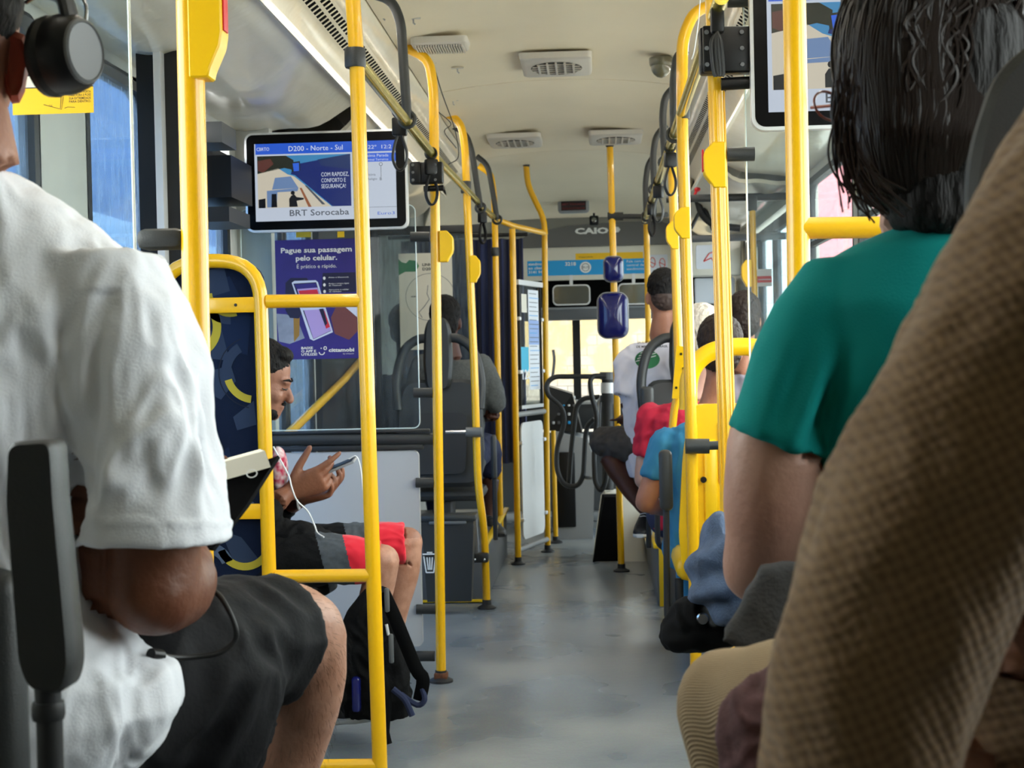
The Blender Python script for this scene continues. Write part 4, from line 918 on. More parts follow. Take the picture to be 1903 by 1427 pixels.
def roundpoly(o, r, n=3):
    out = []; k = len(o)
    for i in range(k):
        a, b, c = V(o[i-1]), V(o[i]), V(o[(i+1) % k]); u = (a-b); w = (c-b); d = min(r, u.length*.45, w.length*.45); p0 = b+u.normalized()*d; p1 = b+w.normalized()*d
        for j in range(n+1): q = j/n; z = p0*(1-q)**2 + b*2*q*(1-q) + p1*q*q; out.append((z.x, z.y))
    return out
# left grey seat: pixels x 735-895, y 575-905 at 7.6 m
shell_seat('dark grey high-backed seat of the man in a grey t-shirt', 815, 800, .60, 7.62, W=.45, sc_=1.02, zb=.29)
shell_seat('dark grey high-backed seat of the man in a white t-shirt on the right', 1276, 800, .60, 7.30, W=.44, sc_=.98, zb=.29)
shell_seat('grey high-backed seat by the front right window', 1318, 800, .72, 9.3, W=.46, sc_=.9, zb=0)
def armrest(label, pix, d, w=.045, post=None):
    t = T('armrest', label, 'armrest', P(*pix[1], d)); (x0, y0), (x1, y1) = pix; a, b = P(x0, y0, d), P(x1, y1, d)
    mb = MB(); c = (a+b)/2; mb.rbox(c, (w, .07, (a-b).length), .018, 'grey_plastic', seg=3); mb.build('pad', t)
    if post: MB().tube(bend([P(x, y, dd) for x, y, dd in post], .05), .012, 'grey_dark', 12).build('post', t)
    return t
armrest('dark grey folded-up armrest left of the yellow priority seat, nearer one', [(1236, 836), (1239, 948)], 5.5, .048, [(1238, 945, 5.5), (1240, 1160, 5.5), (1275, 1190, 5.6)])
armrest('dark grey folded-up armrest left of the yellow seat, farther one', [(1219, 812), (1221, 912)], 6.3, .050, [(1221, 905, 6.3), (1222, 1010, 6.3), (1238, 1022, 6.3)])
armrest('dark grey folded-up armrest on the seat of the white shirted man', [(1202, 718), (1204, 800)], 7.2, .064, [(1204, 798, 7.2), (1206, 1017, 7.3)])
t = armrest('slim dark grey armrest beside the grey seat on the left', [(917, 808), (919, 890)], 7.5, .026, [(919, 885, 7.5), (921, 1003, 7.5)])
# chrome bar and clamps by the left seat
t = T('seat_bar', 'short chrome bar clamped to the kinked yellow pole behind the grey seat', 'bar', P(850, 803, 7.25))
MB().tube([P(828, 803, 7.25), P(884, 803, 7.25)], .009, 'chrome', 12).build('rod', t); MB().tube([P(866, 803, 7.22), P(896, 803, 7.22)], .024, 'grey_mid', 12).build('clamp', t)
t = T('pole_bracket', 'dark bolted clamp low on the kinked yellow pole', 'bracket', P(892, 1036, 7.25)); mb = MB().rbox(P(892, 1036, 7.22), (.085, .05, .045), .01, 'grey_dark'); mb.build('body', t)
mb = MB().tube([P(880, 965, 7.3), P(884, 1030, 7.3)], .018, 'steel', 12); mb.build('post', t)
for x in (882, 900): MB().ell(P(x, 1040, 7.19), (.007, .005, .007), 'chrome').build('bolt', t)
# trash bin
D3 = 7.12; t = T('trash_bin', 'dark grey trash bin with a white bin symbol beside the partition', 'bin', PZ(840, 1130))
M = SM(836, 1040, D3); mb = MB(); s = FPX/D3
mb.loft([[(x, -76, z) for x, z in [(-42, 18), (40, 18), (40, -20), (-42, -20)]], [(x, 74, z) for x, z in [(-50, 24), (48, 24), (48, -26), (-50, -26)]]], 'grey_plastic', M, smooth=False); mb.build('bucket', t)
mb = MB(); mb.rbox((0, 80, 0), (106, 12, 56), 4, 'grey_plastic', M); mb.rbox((0, 72, 26), (70, 6, 5), 2, 'grey_mid', M); mb.build('lid', t)
mb = MB(); z = 24.5; M5 = M @ Matrix.Translation((-36, 0, 0))
def ln(a, b, w=1.3): mb.tube([(a[0], a[1], z), (b[0], b[1], z)], w, 'white_ink', 6, M=M5)
ln((-12, 14), (14, 14)); ln((-10, 10), (-6, -20)); ln((12, 10), (8, -20)); ln((-6, -20), (8, -20)); ln((-4, 8), (-2, -15)); ln((1, 8), (1, -15)); ln((6, 8), (4, -15)); ln((-4, 17), (6, 17)); mb.build('symbol', t)
# yellow priority seat
Dy = 5.45; Mx = SM(1378, 870, Dy); t = T('priority_seat', 'bright yellow plastic priority seat with a headrest opening', 'seat', (P(1378, 870, Dy).x, Dy, 0))
o = roundpoly([(-92, 120), (-108, 20), (-118, -120), (-112, -190), (112, -190), (118, -120), (108, 20), (92, 120)], 18)
mb = MB(); mb.loft([[(x*q, y, z) for x, y in o] for q, z in ((.93, -16), (1, -10), (1, 8), (.9, 16))], 'yellow_plastic', Mx)
mb.rbox((-92, -60, 10), (22, 300, 34), 8, 'yellow_plastic', Mx); mb.rbox((-58, -70, 16), (26, 250, 14), 6, 'yellow_plastic', Mx)
mb.build('backrest', t)
hl = smoothpath([(-96, 110, 0), (-92, 170, 0), (-70, 205, 0), (-30, 222, 0), (30, 222, 0), (70, 205, 0), (92, 170, 0), (96, 110, 0)], 6)
MB().tube([Mx @ V(q) for q in hl], 17*Dy/FPX, 'yellow_plastic', 14).build('headrest_loop', t)
for (x, y) in ((-72, -18), (-71, -115)): MB().lathe([(6, 22), (5.5, 25), (2, 25.5)], 'black_plastic', Mx @ Matrix.Translation((x, y, 3)), 14).build('bolt', t)
MB().rbox((-34, 30, 17), (18, 110, 3), 1, 'orange_label' if 'orange_label' in MATS else 'red', Mx).build('orange_label', t)
mb = MB(); c = P(1360, 1040, Dy+.22); mb.rbox((c.x, Dy+.22, c.z), (.44, .46, .10), .045, 'yellow_plastic', seg=3); mb.build('seat_pan', t)
mb = MB().tube(bend([P(1262, 1075, Dy+.05), P(1262, 1130, Dy+.05), P(1380, 1140, Dy+.2)], .05), .016, 'grey_dark', 12).rbox((c.x, Dy+.2, .17), (.12, .3, .34), .02, 'grey_dark'); mb.build('pedestal', t)
t = T('pole_clamp', 'dark grey angled clamp joining two yellow poles by the priority seat', 'clamp', P(1300, 828, 4.8))
MB().tube([P(1274, 829, 4.82), P(1318, 829, 4.82)], .024, 'grey_plastic', 14).tube([P(1316, 828, 4.82), P(1350, 827, 4.82)], .014, 'grey_plastic', 12).build('arm', t)
# ================================================================== TURNSTILE AND CAB CONSOLE
def Zt(x, y, d=9.1): return P(980+x/3.568, 680+y/3.568, d)
t = T('turnstile', 'turnstile with looping dark tube arms on a grey pedestal', 'turnstile', P(1150, 1045, 8.95))
Dt = 8.95; M = SM(1152, 980, Dt)
mb = MB(); mb.loft([[(x, -64, z) for x, z in rrect(-52, -90, 52, 30, 8)], [(x, -52, z) for x, z in rrect(-50, -88, 48, 28, 8)], [(x, 55, z) for x, z in rrect(-34, -70, 40, 18, 8)], [(x, 66, z) for x, z in rrect(-26, -64, 34, 12, 8)]], 'cream', M); mb.build('pedestal', t)
mb = MB(); mb.loft([[(x, y, 34) for x, y in [(-50, -56), (-2, -56), (-4, 60), (-28, 60)]], [(x, y, 27 if y < 0 else 16) for x, y in [(-52, -60), (0, -60), (-2, 64), (-32, 64)]]], 'black_matte', M, smooth=False); mb.build('front_cover', t)
MB().rbox((-14, 50, 27), (18, 7, 8), 1, 'alu_light', M).build('name_plate', t)
mb = MB().tube([Zt(530, 60, 9.0), Zt(534, 820, 9.0)], .035, 'grey_dark', 16).tube([Zt(530, 40, 9.0), Zt(530, 90, 9.0)], .045, 'grey_mid', 16).tube([Zt(532, 110, 9.0), Zt(532, 180, 9.0)], .04, 'alu_light', 16).tube([Zt(532, 195, 9.0), Zt(532, 240, 9.0)], .045, 'grey_dark', 16); mb.build('column', t)
for k, (pts, rr_, dd) in enumerate((([(530, 70), (180, 70), (128, 110), (130, 190), (236, 280), (248, 380), (192, 540), (195, 700), (245, 795), (335, 800), (372, 730), (385, 460), (400, 390), (445, 352)], 28, 9.25),
        ([(275, 795), (290, 560), (325, 265), (368, 215), (480, 206)], 24, 9.2), ([(520, 66), (435, 66), (415, 100), (425, 200), (466, 330), (440, 560), (448, 770), (488, 838), (520, 770), (530, 640)], 24, 8.95),
        ([(560, 215), (500, 205), (472, 240), (468, 420), (475, 520)], 24, 9.05), ([(560, 205), (620, 215), (640, 260), (700, 640), (760, 780), (830, 820)], 24, 9.1))):
    MB().tube(bend([Zt(x, y, dd - .01*i) for i, (x, y) in enumerate(pts)], .09, 6), .0155, 'grey_dark' if k != 3 else 'steel', 12).build('arm', t)
MB().tube([Zt(380, 740, 9.2), Zt(440, 745, 9.0)], .012, 'steel', 10).build('brace', t)
mb = MB().box((P(1018, 900, 9.9).x, 9.9, 0), (P(1098, 900, 9.9).x, 10.5, .62), 'grey_mid'); 
t = T('driver_console', 'grey driver console with dark switch panel beyond the turnstile', 'console', (P(1060, 1000, 10).x, 10.2, 0))
xa, xb = P(1030, 900, 10).x, P(1100, 900, 10).x
mb = MB(); mb.loft([[(xa, 10.0, 0), (xb, 10.0, 0), (xb, 10.6, 0), (xa, 10.6, 0)], [(xa, 10.0, .5), (xb+.02, 10.0, .5), (xb+.02, 10.6, .5), (xa, 10.6, .5)], [(xa, 10.04, .72), (xb-.02, 10.04, .66), (xb-.02, 10.6, .66), (xa, 10.6, .72)]], 'grey_light', smooth=False); mb.build('base', t)
mb = MB(); mb.rbox((xa+.06, 9.99, .33), (.16, .02, .5), .01, 'black_plastic').build('vent_panel', t)
mb = MB(); mb.loft([[(xa-.05, 10.1, .72), (xb-.06, 10.1, .70), (xb-.06, 10.6, .70), (xa-.05, 10.6, .72)], [(xa-.05, 10.2, 1.02), (xb-.12, 10.22, .96), (xb-.12, 10.6, .96), (xa-.05, 10.6, 1.02)]], 'black_plastic', smooth=False); mb.build('switch_panel', t)
mb = MB()
random.seed(3)
for i in range(5):
    for j in range(4): mb.rbox((xa+.0+.035*i, 10.13+.03*j, .77+.055*j), (.018, .02, .02), .004, random.choice(['grey_mid', 'alu_light', 'grey_light', 'blue_strip']))
mb.build('switches', t)
emat('lamp_red', (255, 40, 50), 2.0); MB().ell((P(1045, 811, 10.05).x, 10.08, P(1045, 811, 10.05).z), (.012, .008, .012), 'lamp_red').build('indicator_lamp', t)
tag(MB().rbox((-.02, 11.4, .78), (2.1, .8, .2), .06, 'grey_dark').build('dashboard'), 'dark dashboard shelf running under the windshield', 'dashboard')
p = pole('slim yellow pole with a grey foot sleeve just right of the white panel', [(1028, 800), (1033, 1008)], 9.8, foot=True, bendr=.01, r=.016)
# ================================================================== PEOPLE
def skin(name, col, col2, **k): mat(name, col, .48, col2=col2, vscale=k.pop('vs', 9), sss=.0, bump=.12, bscale=120, spec=.35, **k)
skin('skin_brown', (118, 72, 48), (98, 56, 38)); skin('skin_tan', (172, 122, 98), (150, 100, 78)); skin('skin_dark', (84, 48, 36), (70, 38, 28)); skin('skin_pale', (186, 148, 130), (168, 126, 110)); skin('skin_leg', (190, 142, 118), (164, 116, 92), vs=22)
skin('skin_face', (158, 112, 90), (138, 92, 74)); skin('skin_ear', (190, 92, 72), (160, 74, 56)); skin('skin_hand', (140, 92, 68), (118, 74, 54))
mat('tee_white', (232, 234, 240), .85, sheen=.2, bump=.12, bscale=350, var=.04, vscale=6)
mat('tee_white2', (222, 220, 230), .85, sheen=.2); mat('tee_grey', (92, 96, 96), .9, var=.25, vscale=90); mat('tee_teal', (0, 124, 120), .9, spec=.2, bump=.12, bscale=400, var=.08, vscale=3)
mat('denim', (66, 82, 108), .85, var=.35, vscale=40, bump=.3, bscale=300); mat('navy_cloth', (34, 42, 72), .9); mat('shorts_black', (20, 20, 23), .8, spec=.25, var=.2, vscale=4, bump=.1, bscale=150); mat('shorts_grey', (78, 74, 70), .9, var=.3, vscale=30)
mat('red_cloth', (222, 14, 44), .8, sheen=.2); mat('slate_cloth', (74, 80, 86), .9, var=.2, vscale=80); mat('jacket_black', (11, 11, 12), .85, spec=.2, bump=.2, bscale=100); mat('crimson_cloth', (186, 20, 54), .85, var=.15); mat('blue_cloth', (44, 122, 164), .85, var=.12, vscale=5); mat('mauve_cloth', (120, 112, 120), .9)
mat('hair_black', (15, 12, 11), .65, spec=.2, bump=.6, bscale=140, stretch=(1, 1, .2)); mat('hair_wet', (32, 22, 17), .42, coat=0, spec=.28); mat('hair_brown', (40, 28, 22), .6, spec=.25, bump=.6, bscale=110, stretch=(1, 1, .25)); mat('hair_grey', (196, 188, 176), .6, bump=.8, bscale=90, stretch=(1, 1, .3)); mat('hair_fade', (60, 44, 38), .7)
mat('shoe_black', (18, 18, 20), .5, bump=.2, bscale=90); mat('shoe_sole', (220, 220, 216), .5); mat('shoe_grey', (66, 66, 66), .6)
def plaid(name):
    m = bpy.data.materials.new(name); m.use_nodes = True; nt = m.node_tree; N = nt.nodes; L = nt.links; b = N['Principled BSDF']; b.inputs['Roughness'].default_value = .9; b.inputs['Sheen Weight'].default_value = .2
    tc = N.new('ShaderNodeTexCoord'); mp = N.new('ShaderNodeMapping'); mp.inputs['Rotation'].default_value = (0, .45, 0); L.new(tc.outputs['Object'], mp.inputs[0])
    outs = []
    for ax_, sc_ in (('X', 44), ('Z', 44)):
        w = N.new('ShaderNodeTexWave'); w.bands_direction = ax_; w.inputs['Scale'].default_value = sc_; w.inputs['Distortion'].default_value = 2.5; w.inputs['Detail Scale'].default_value = 1.5; L.new(mp.outputs[0], w.inputs[0]); outs.append(w)
    ad = N.new('ShaderNodeMath'); ad.operation = 'ADD'; L.new(outs[0].outputs['Fac'], ad.inputs[0]); L.new(outs[1].outputs['Fac'], ad.inputs[1])
    nz = N.new('ShaderNodeTexNoise'); nz.inputs['Scale'].default_value = 9; nz.inputs['Detail'].default_value = 5; L.new(tc.outputs['Object'], nz.inputs[0]); a2 = N.new('ShaderNodeMath'); a2.operation = 'ADD'; L.new(ad.outputs[0], a2.inputs[0]); L.new(nz.outputs[0], a2.inputs[1])
    r = N.new('ShaderNodeValToRGB'); r.color_ramp.elements[0].position = .2; r.color_ramp.elements[0].color = srgb((110, 82, 54)); r.color_ramp.elements[1].position = .85; r.color_ramp.elements[1].color = srgb((132, 103, 70))
    md = N.new('ShaderNodeMath'); md.operation = 'MULTIPLY'; md.inputs[1].default_value = .4; L.new(a2.outputs[0], md.inputs[0]); L.new(md.outputs[0], r.inputs[0]); L.new(r.outputs[0], b.inputs['Base Color'])
    bp = N.new('ShaderNodeBump'); bp.inputs['Strength'].default_value = .3; bp.inputs['Distance'].default_value = .004; L.new(md.outputs[0], bp.inputs['Height']); L.new(bp.outputs[0], b.inputs['Normal']); MATS[name] = m
plaid('plaid_brown')
m = bpy.data.materials.new('knit_beige'); m.use_nodes = True; N = m.node_tree.nodes; L = m.node_tree.links; b = N['Principled BSDF']; b.inputs['Base Color'].default_value = srgb((176, 150, 116)); b.inputs['Roughness'].default_value = .9
tc = N.new('ShaderNodeTexCoord'); w = N.new('ShaderNodeTexWave'); w.bands_direction = 'DIAGONAL'; w.inputs['Scale'].default_value = 165; w.inputs['Distortion'].default_value = .8; L.new(tc.outputs['Object'], w.inputs[0])
cr = N.new('ShaderNodeValToRGB'); cr.color_ramp.elements[0].color = srgb((140, 116, 88)); cr.color_ramp.elements[1].color = srgb((190, 166, 132)); L.new(w.outputs['Fac'], cr.inputs[0]); L.new(cr.outputs[0], b.inputs['Base Color'])
bp = N.new('ShaderNodeBump'); bp.inputs['Strength'].default_value = .5; bp.inputs['Distance'].default_value = .003; L.new(w.outputs['Fac'], bp.inputs['Height']); L.new(bp.outputs[0], b.inputs['Normal']); MATS['knit_beige'] = m
mat('purple_cloth', (104, 72, 74), .9, var=.3, vscale=60, bump=.3, bscale=80)

def remesh(mb, voxel, smooth=4, disp=None, org=(0, 0, 0), dec=None):
    """unite overlapping closed volumes into one continuous skin"""
    me = bpy.data.meshes.new('b'); o = V(org); me.from_pydata([V(p)-o for p in mb.v], [], mb.f)
    bm = bmesh.new(); bm.from_mesh(me); bmesh.ops.recalc_face_normals(bm, faces=bm.faces); bm.to_mesh(me); bm.free()
    ob = bpy.data.objects.new('b', me); COL.objects.link(ob); md = ob.modifiers.new('r', 'REMESH'); md.mode = 'VOXEL'; md.voxel_size = voxel; md.adaptivity = 0
    dg = bpy.context.evaluated_depsgraph_get(); dg.update(); m2 = bpy.data.meshes.new_from_object(ob.evaluated_get(dg)); bpy.data.objects.remove(ob); bpy.data.meshes.remove(me)
    bm = bmesh.new(); bm.from_mesh(m2)
    for _ in range(smooth): bmesh.ops.smooth_vert(bm, verts=bm.verts, factor=.5, use_axis_x=True, use_axis_y=True, use_axis_z=True)
    bm.normal_update()
    if disp:
        d = [(v, v.normal.copy()*disp(v.co + o)) for v in bm.verts]
        for v, k in d: v.co += k
    for f in bm.faces: f.smooth = True
    bm.to_mesh(m2); bm.free(); return m2
def body(name, mb, parent, voxel=.008, smooth=4, disp=None, m=None, zones=None):
    org = WLOC[parent.name]; me = remesh(mb, voxel, smooth, disp, org); ms = [m or mb.ms[0]]
    me.materials.append(MATS[ms[0]])
    if zones:
        for zm, fn in zones:
            me.materials.append(MATS[zm]); k = len(me.materials)-1
            for p in me.polygons:
                if fn(p.center + V(org)): p.material_index = k
    me.polygons.foreach_set('use_smooth', [True]*len(me.polygons)); me.update()
    return link(name, me, parent, org)
def limb(mb, pts, rs, m='x', n=16, flat=1.0, sm=4, caps=(1, 1)):
    pts = [V(p) for p in pts]
    if sm and len(pts) > 2:
        P4 = [V((p.x, p.y, p.z)) for p in pts]; path = smoothpath(P4, sm); R = []
        for i in range(len(rs)-1):
            for k in range(sm): t = k/sm; t = t*t*(3-2*t); R.append(rs[i]*(1-t)+rs[i+1]*t)
        R.append(rs[-1]); pts, rs = path, R
    mb.tube(pts, list(rs), m, n, flat=flat)
    for p, r, c_ in ((pts[0], rs[0], caps[0]), (pts[-1], rs[-1], caps[1])):
        if c_: mb.ell(p, (r*.98, r*.98, r*.98), m, nu=14, nv=8)
def rings_path(mb, secs, m='x', n=24, ex=2.4):
    """secs: (center, vx (half width vector), vy (half depth vector))"""
    R = []
    for c, a, b_ in secs:
        r = []
        for i in range(n):
            t = 2*PI*i/n; ct, s_ = math.cos(t), math.sin(t)
            r.append(V(c) + V(a)*(abs(ct)**(2/ex)*(1 if ct >= 0 else -1)) + V(b_)*(abs(s_)**(2/ex)*(1 if s_ >= 0 else -1)))
        R.append(r)
    mb.loft(R, m)
def wrinkle(amp, sc_=9, st_=(1, 1, 1), seed=0):
    def f(p):
        q = V((p.x*st_[0]*sc_+seed, p.y*st_[1]*sc_, p.z*st_[2]*sc_)); w = noise.noise(q*.5)*1.2
        a = 1-abs(noise.noise(q + V((w, w, w))))*2; b_ = noise.noise(q*2.3+V((5, 1, w)))
        return amp*(a*.8 + b_*.35 - .4)
    return f
def head_shape(mb, c, fwd, up=(0, 0, 1), s=1.0, nose=True, m='x', ears=True):
    f = V(fwd).normalized(); u = V(up); u = (u-u.dot(f)*f).normalized(); r = f.cross(u)
    M = M4(V(c), r*s, f*s, u*s)
    mb.ell((0, -.012, .030), (.074, .094, .090), m, M); mb.ell((0, .010, -.02), (.066, .078, .085), m, M); mb.ell((0, .038, -.062), (.046, .050, .050), m, M); mb.ell((0, .072, -.094), (.021, .018, .018), m, M)
    mb.ell((0, .074, .020), (.050, .018, .014), m, M)
    for x in (-.034, .034): mb.ell((x, .060, -.030), (.022, .022, .024), m, M)
    if nose:
        mb.tube([M @ V(q) for q in [(0, .080, .010), (0, .096, -.014), (0, .108, -.034)]], [.008*s, .0105*s, .013*s], m, 12); mb.ell((0, .104, -.036), (.017, .013, .010), m, M)
        mb.ell((0, .086, -.060), (.024, .010, .0065), m, M); mb.ell((0, .084, -.071), (.021, .010, .0065), m, M)
    if ears:
        for x in (-1, 1): mb.ell((x*.078, -.006, -.008), (.010, .018, .031), m, M)
    return M
def hair_cap(t, c, fwd, up=(0, 0, 1), s=1.0, m='hair_black', low=-.06, vol=1.0, name='hair', voxel=.006, fade=None):
    f = V(fwd).normalized(); u = V(up); u = (u-u.dot(f)*f).normalized(); r = f.cross(u); M = M4(V(c), r*s, f*s, u*s)
    mb = MB(); mb.ell((0, -.020, .040), (.080*vol, .096*vol, .090*vol), 'x', M); mb.ell((0, -.052, -.005+low*.3), (.070*vol, .062*vol, .075), 'x', M)
    if low < -.08: mb.ell((0, -.05, low), (.07*vol, .055*vol, .07), 'x', M)
    Mi = M.inverted()
    return body(name, mb, t, voxel, 2, wrinkle(.006, 45), m, zones=[(fade, lambda p: (Mi @ p).z < -.012)] if fade else None)
def torso(mb, hip, sh, wdir, front, wh=.155, ws=.185, dh=.105, dc=.115, infl=0.0, m='x', belly=0.0):
    h, s = V(hip), V(sh); w = V(wdir).normalized(); f = V(front).normalized(); ax = s-h
    prof = [(-.12, wh*.92, dh*.95), (0, wh*1.0, dh*1.02), (.25, wh*.93, dh*1.0+belly*.5), (.5, wh*.98, dc*.98+belly*.3), (.75, ws*.97, dc), (.9, ws*1.0, dc*.86), (1.0, ws*.80, dc*.66), (1.07, ws*.46, dc*.50)]
    rings_path(mb, [(h+ax*t, w*(a+infl), f*(b_+infl)) for t, a, b_ in prof], m)
def hand(mb, wrist, pdir, ndir, curl=.5, s=1.0, thumb=1, m='x', spread=.12, curls=None, thumbdir=None):
    """five-fingered hand: pdir along the palm, ndir the palm normal (palm side), thumb=+1/-1 side"""
    p = V(pdir).normalized(); n = V(ndir); n = (n-n.dot(p)*p).normalized(); x = p.cross(n)*thumb
    w = V(wrist); rings_path(mb, [(w, x*.026*s, n*.018*s), (w+p*.03*s, x*.034*s, n*.017*s), (w+p*.065*s, x*.041*s, n*.015*s), (w+p*.092*s, x*.040*s, n*.012*s)], m, 16)
    L = (.072, .080, .074, .058); 
    for i in range(4):
        c = (curls[i] if curls else curl); o = w + p*.088*s + x*(.030-.020*i)*s; d = (p + x*spread*(1.5-i)*.5).normalized(); pts = [o - d*.01*s, o]; a = 0; r0 = (.0086, .009, .0085, .0075)[i]*s
        for seg, fr_ in enumerate((.45, .30, .25)):
            a += c*(1.1, 1.2, .8)[seg]; dd = (d*math.cos(a) + n*math.sin(a)).normalized(); pts.append(pts[-1] + dd*L[i]*fr_*s)
        limb(mb, pts, [r0*1.05, r0*1.08, r0, r0*.92, r0*.80], m, 12, sm=3)
    td = V(thumbdir).normalized() if thumbdir else (x*.75 + p*.65 + n*.25).normalized(); o = w + p*.022*s + x*.026*s
    limb(mb, [o, o+td*.034*s, o+td*.062*s+p*.008*s, o+td*.084*s+p*.014*s], [.014*s, .0115*s, .010*s, .0080*s], m, 12, sm=3)
def shoe(t, heel, toe, m='shoe_black', sole='shoe_sole', s=1.0, name='shoe'):
    h, e = V(heel), V(toe); d = (e-h); L_ = d.length; d.normalize(); x = d.cross(V((0, 0, 1))).normalized(); u = x.cross(d)
    mb = MB(); rings_path(mb, [(h+u*.045*s, x*.026*s, u*.034*s), (h+d*L_*.12+u*.055*s, x*.037*s, u*.050*s), (h+d*L_*.38+u*.050*s, x*.038*s, u*.046*s), (h+d*L_*.62+u*.038*s, x*.044*s, u*.034*s), (h+d*L_*.88+u*.028*s, x*.042*s, u*.024*s), (h+d*L_+u*.022*s, x*.022*s, u*.014*s)], m, 18, 2.2)
    b_ = body(name, mb, t, .006, 3, None, m)
    mb = MB(); rings_path(mb, [(h-d*.012*s+u*.012*s, x*.022*s, u*.012*s), (h+d*L_*.1+u*.012*s, x*.040*s, u*.014*s), (h+d*L_*.4+u*.010*s, x*.039*s, u*.011*s), (h+d*L_*.66+u*.012*s, x*.048*s, u*.013*s), (h+d*L_*.92+u*.014*s, x*.040*s, u*.012*s), (h+d*(L_+.012)+u*.018*s, x*.018*s, u*.008*s)], sole, 18, 3)
    mb.build('sole', b_); mb = MB()
    for k in range(5): q = h + d*L_*(.36+.07*k) + u*(.098-.011*k)*s; mb.tube([q - x*.02*s, q + u*.004, q + x*.02*s], .0022*s, 'white' if sole == 'shoe_sole' else 'grey_dark', 6)
    mb.build('laces', b_); return b_

from mathutils.bvhtree import BVHTree
def tuck(bodyob, cloths, maxd=.05, gap=.004):
    """pull skin that pokes out of a garment back under it"""
    V0 = V(bodyob.parent.location) * 0
    me = bodyob.data; trees = []
    for c in cloths:
        trees.append(BVHTree.FromPolygons([v.co.copy() for v in c.data.vertices], [tuple(p.vertices) for p in c.data.polygons]))
    for rep in range(3):
        nr = [v.normal.copy() for v in me.vertices]
        for v, n in zip(me.vertices, nr):
            for tr in trees:
                h = tr.ray_cast(v.co, n, .25)
                if h[0] is not None and h[1].dot(n) > 0: 
                    if h[3] < gap: v.co -= n*(gap-h[3])
                    continue
                h = tr.ray_cast(v.co, -n, maxd)
                if h[0] is not None and h[1].dot(n) > .25: v.co -= n*(h[3]+gap)
        me.update()
def tuck_all(t):
    b = [c for c in t.children if c.name.split('.')[0] == 'body'][0]
    cl = [c for c in t.children if c.name.split('.')[0] in ('t_shirt', 'shirt', 'top', 'shorts', 'trousers', 'jeans', 'jacket')]
    tuck(b, cl)
def drape(t, name, outline, d, th, m, disp, vox):
    mb = MB(); s_ = d/FPX; o = [P(x, y, d) for x, y in outline]; c = sum(o, V())/len(o)
    mb.loft([[c + (p-c)*.80 + V((0, th, 0)) for p in o], [c + (p-c)*1.0 + V((0, th*.5, 0)) for p in o], [c + (p-c)*1.0 - V((0, th*.2, 0)) for p in o], [c + (p-c)*.84 - V((0, th*.8, 0)) for p in o], [c + (p-c)*.45 - V((0, th*1.15, 0)) for p in o]], m)
    return body(name, mb, t, vox, 4, disp, m)
# ------------------------------------------------------------------ man in white t-shirt with headphones (near left)
d0 = 1.55
t = T('person', 'man in a white t-shirt and black shorts wearing large black headphones', 'person', P(60, 1427, 1.7))
S_ = lambda x, y, d: P(x, y, d)
# skin: head, neck, arm, thigh, shin as one surface
mb = MB(); hc = S_(-98, 75, 1.60)
hf = V((-.15, 1, -.12)); Mh = head_shape(mb, hc, hf, s=1.06, ears=False)
limb(mb, [S_(-88, 230, 1.56), S_(-80, 330, 1.56), S_(-80, 420, 1.57)], [.062, .066, .085])
torso(mb, S_(20, 1330, 1.66), S_(-40, 470, 1.60), (1, .12, 0), (.1, -1, 0), .15, .19)
sh, el, wr = S_(265, 590, 1.60), S_(284, 1100, 1.60), S_(320, 975, 1.86)
limb(mb, [sh, S_(285, 840, 1.60), el+V((0, .01, .01))], [.062, .052, .050]); limb(mb, [el, S_(330, 1080, 1.68), wr], [.050, .046, .027])
hand(mb, wr, V((.45, .8, .25)), V((-.6, .2, .8)), .7, 1.05, thumb=-1)
hip, kn, an = S_(150, 1330, 1.66), S_(553, 1185, 2.02), S_(490, 1640, 2.02)
limb(mb, [hip, S_(380, 1235, 1.84), S_(500, 1178, 1.97), kn], [.085, .080, .074, .070]); limb(mb, [kn+V((0, 0, -.01)), S_(560, 1262, 2.03), S_(535, 1370, 2.05), S_(500, 1480, 2.05), an], [.066, .062, .058, .056, .036])
limb(mb, [S_(-60, 1350, 1.66), S_(120, 1260, 2.05), S_(110, 1600, 2.1)], [.085, .07, .045])
def hairskin(p): return 0
body('body', mb, t, .008, 5, lambda p: .0015*noise.noise(p*40), 'skin_brown', zones=[('skin_leg', lambda p: proj(p)[0] > 330 and proj(p)[1] > 1040 and p.y > 1.76), ('skin_face', lambda p: proj(p)[1] < 420)])
# ear
mb = MB(); M = frame(S_(22, 130, 1.60), (.35, -1, 0)); s = 1.6/FPX
mb.loft([[(x*q*s, y*q*s, z) for x, y in [(-16, 62), (4, 74), (24, 66), (34, 40), (32, 10), (26, -18), (22, -40), (12, -60), (-2, -62), (-12, -40), (-16, 0)]] for q, z in ((.86, -.014), (1.0, -.006), (1.0, .003), (.82, .009), (.66, .003), (.3, .0))], 'skin_ear', M)
mb.build('ear', t)
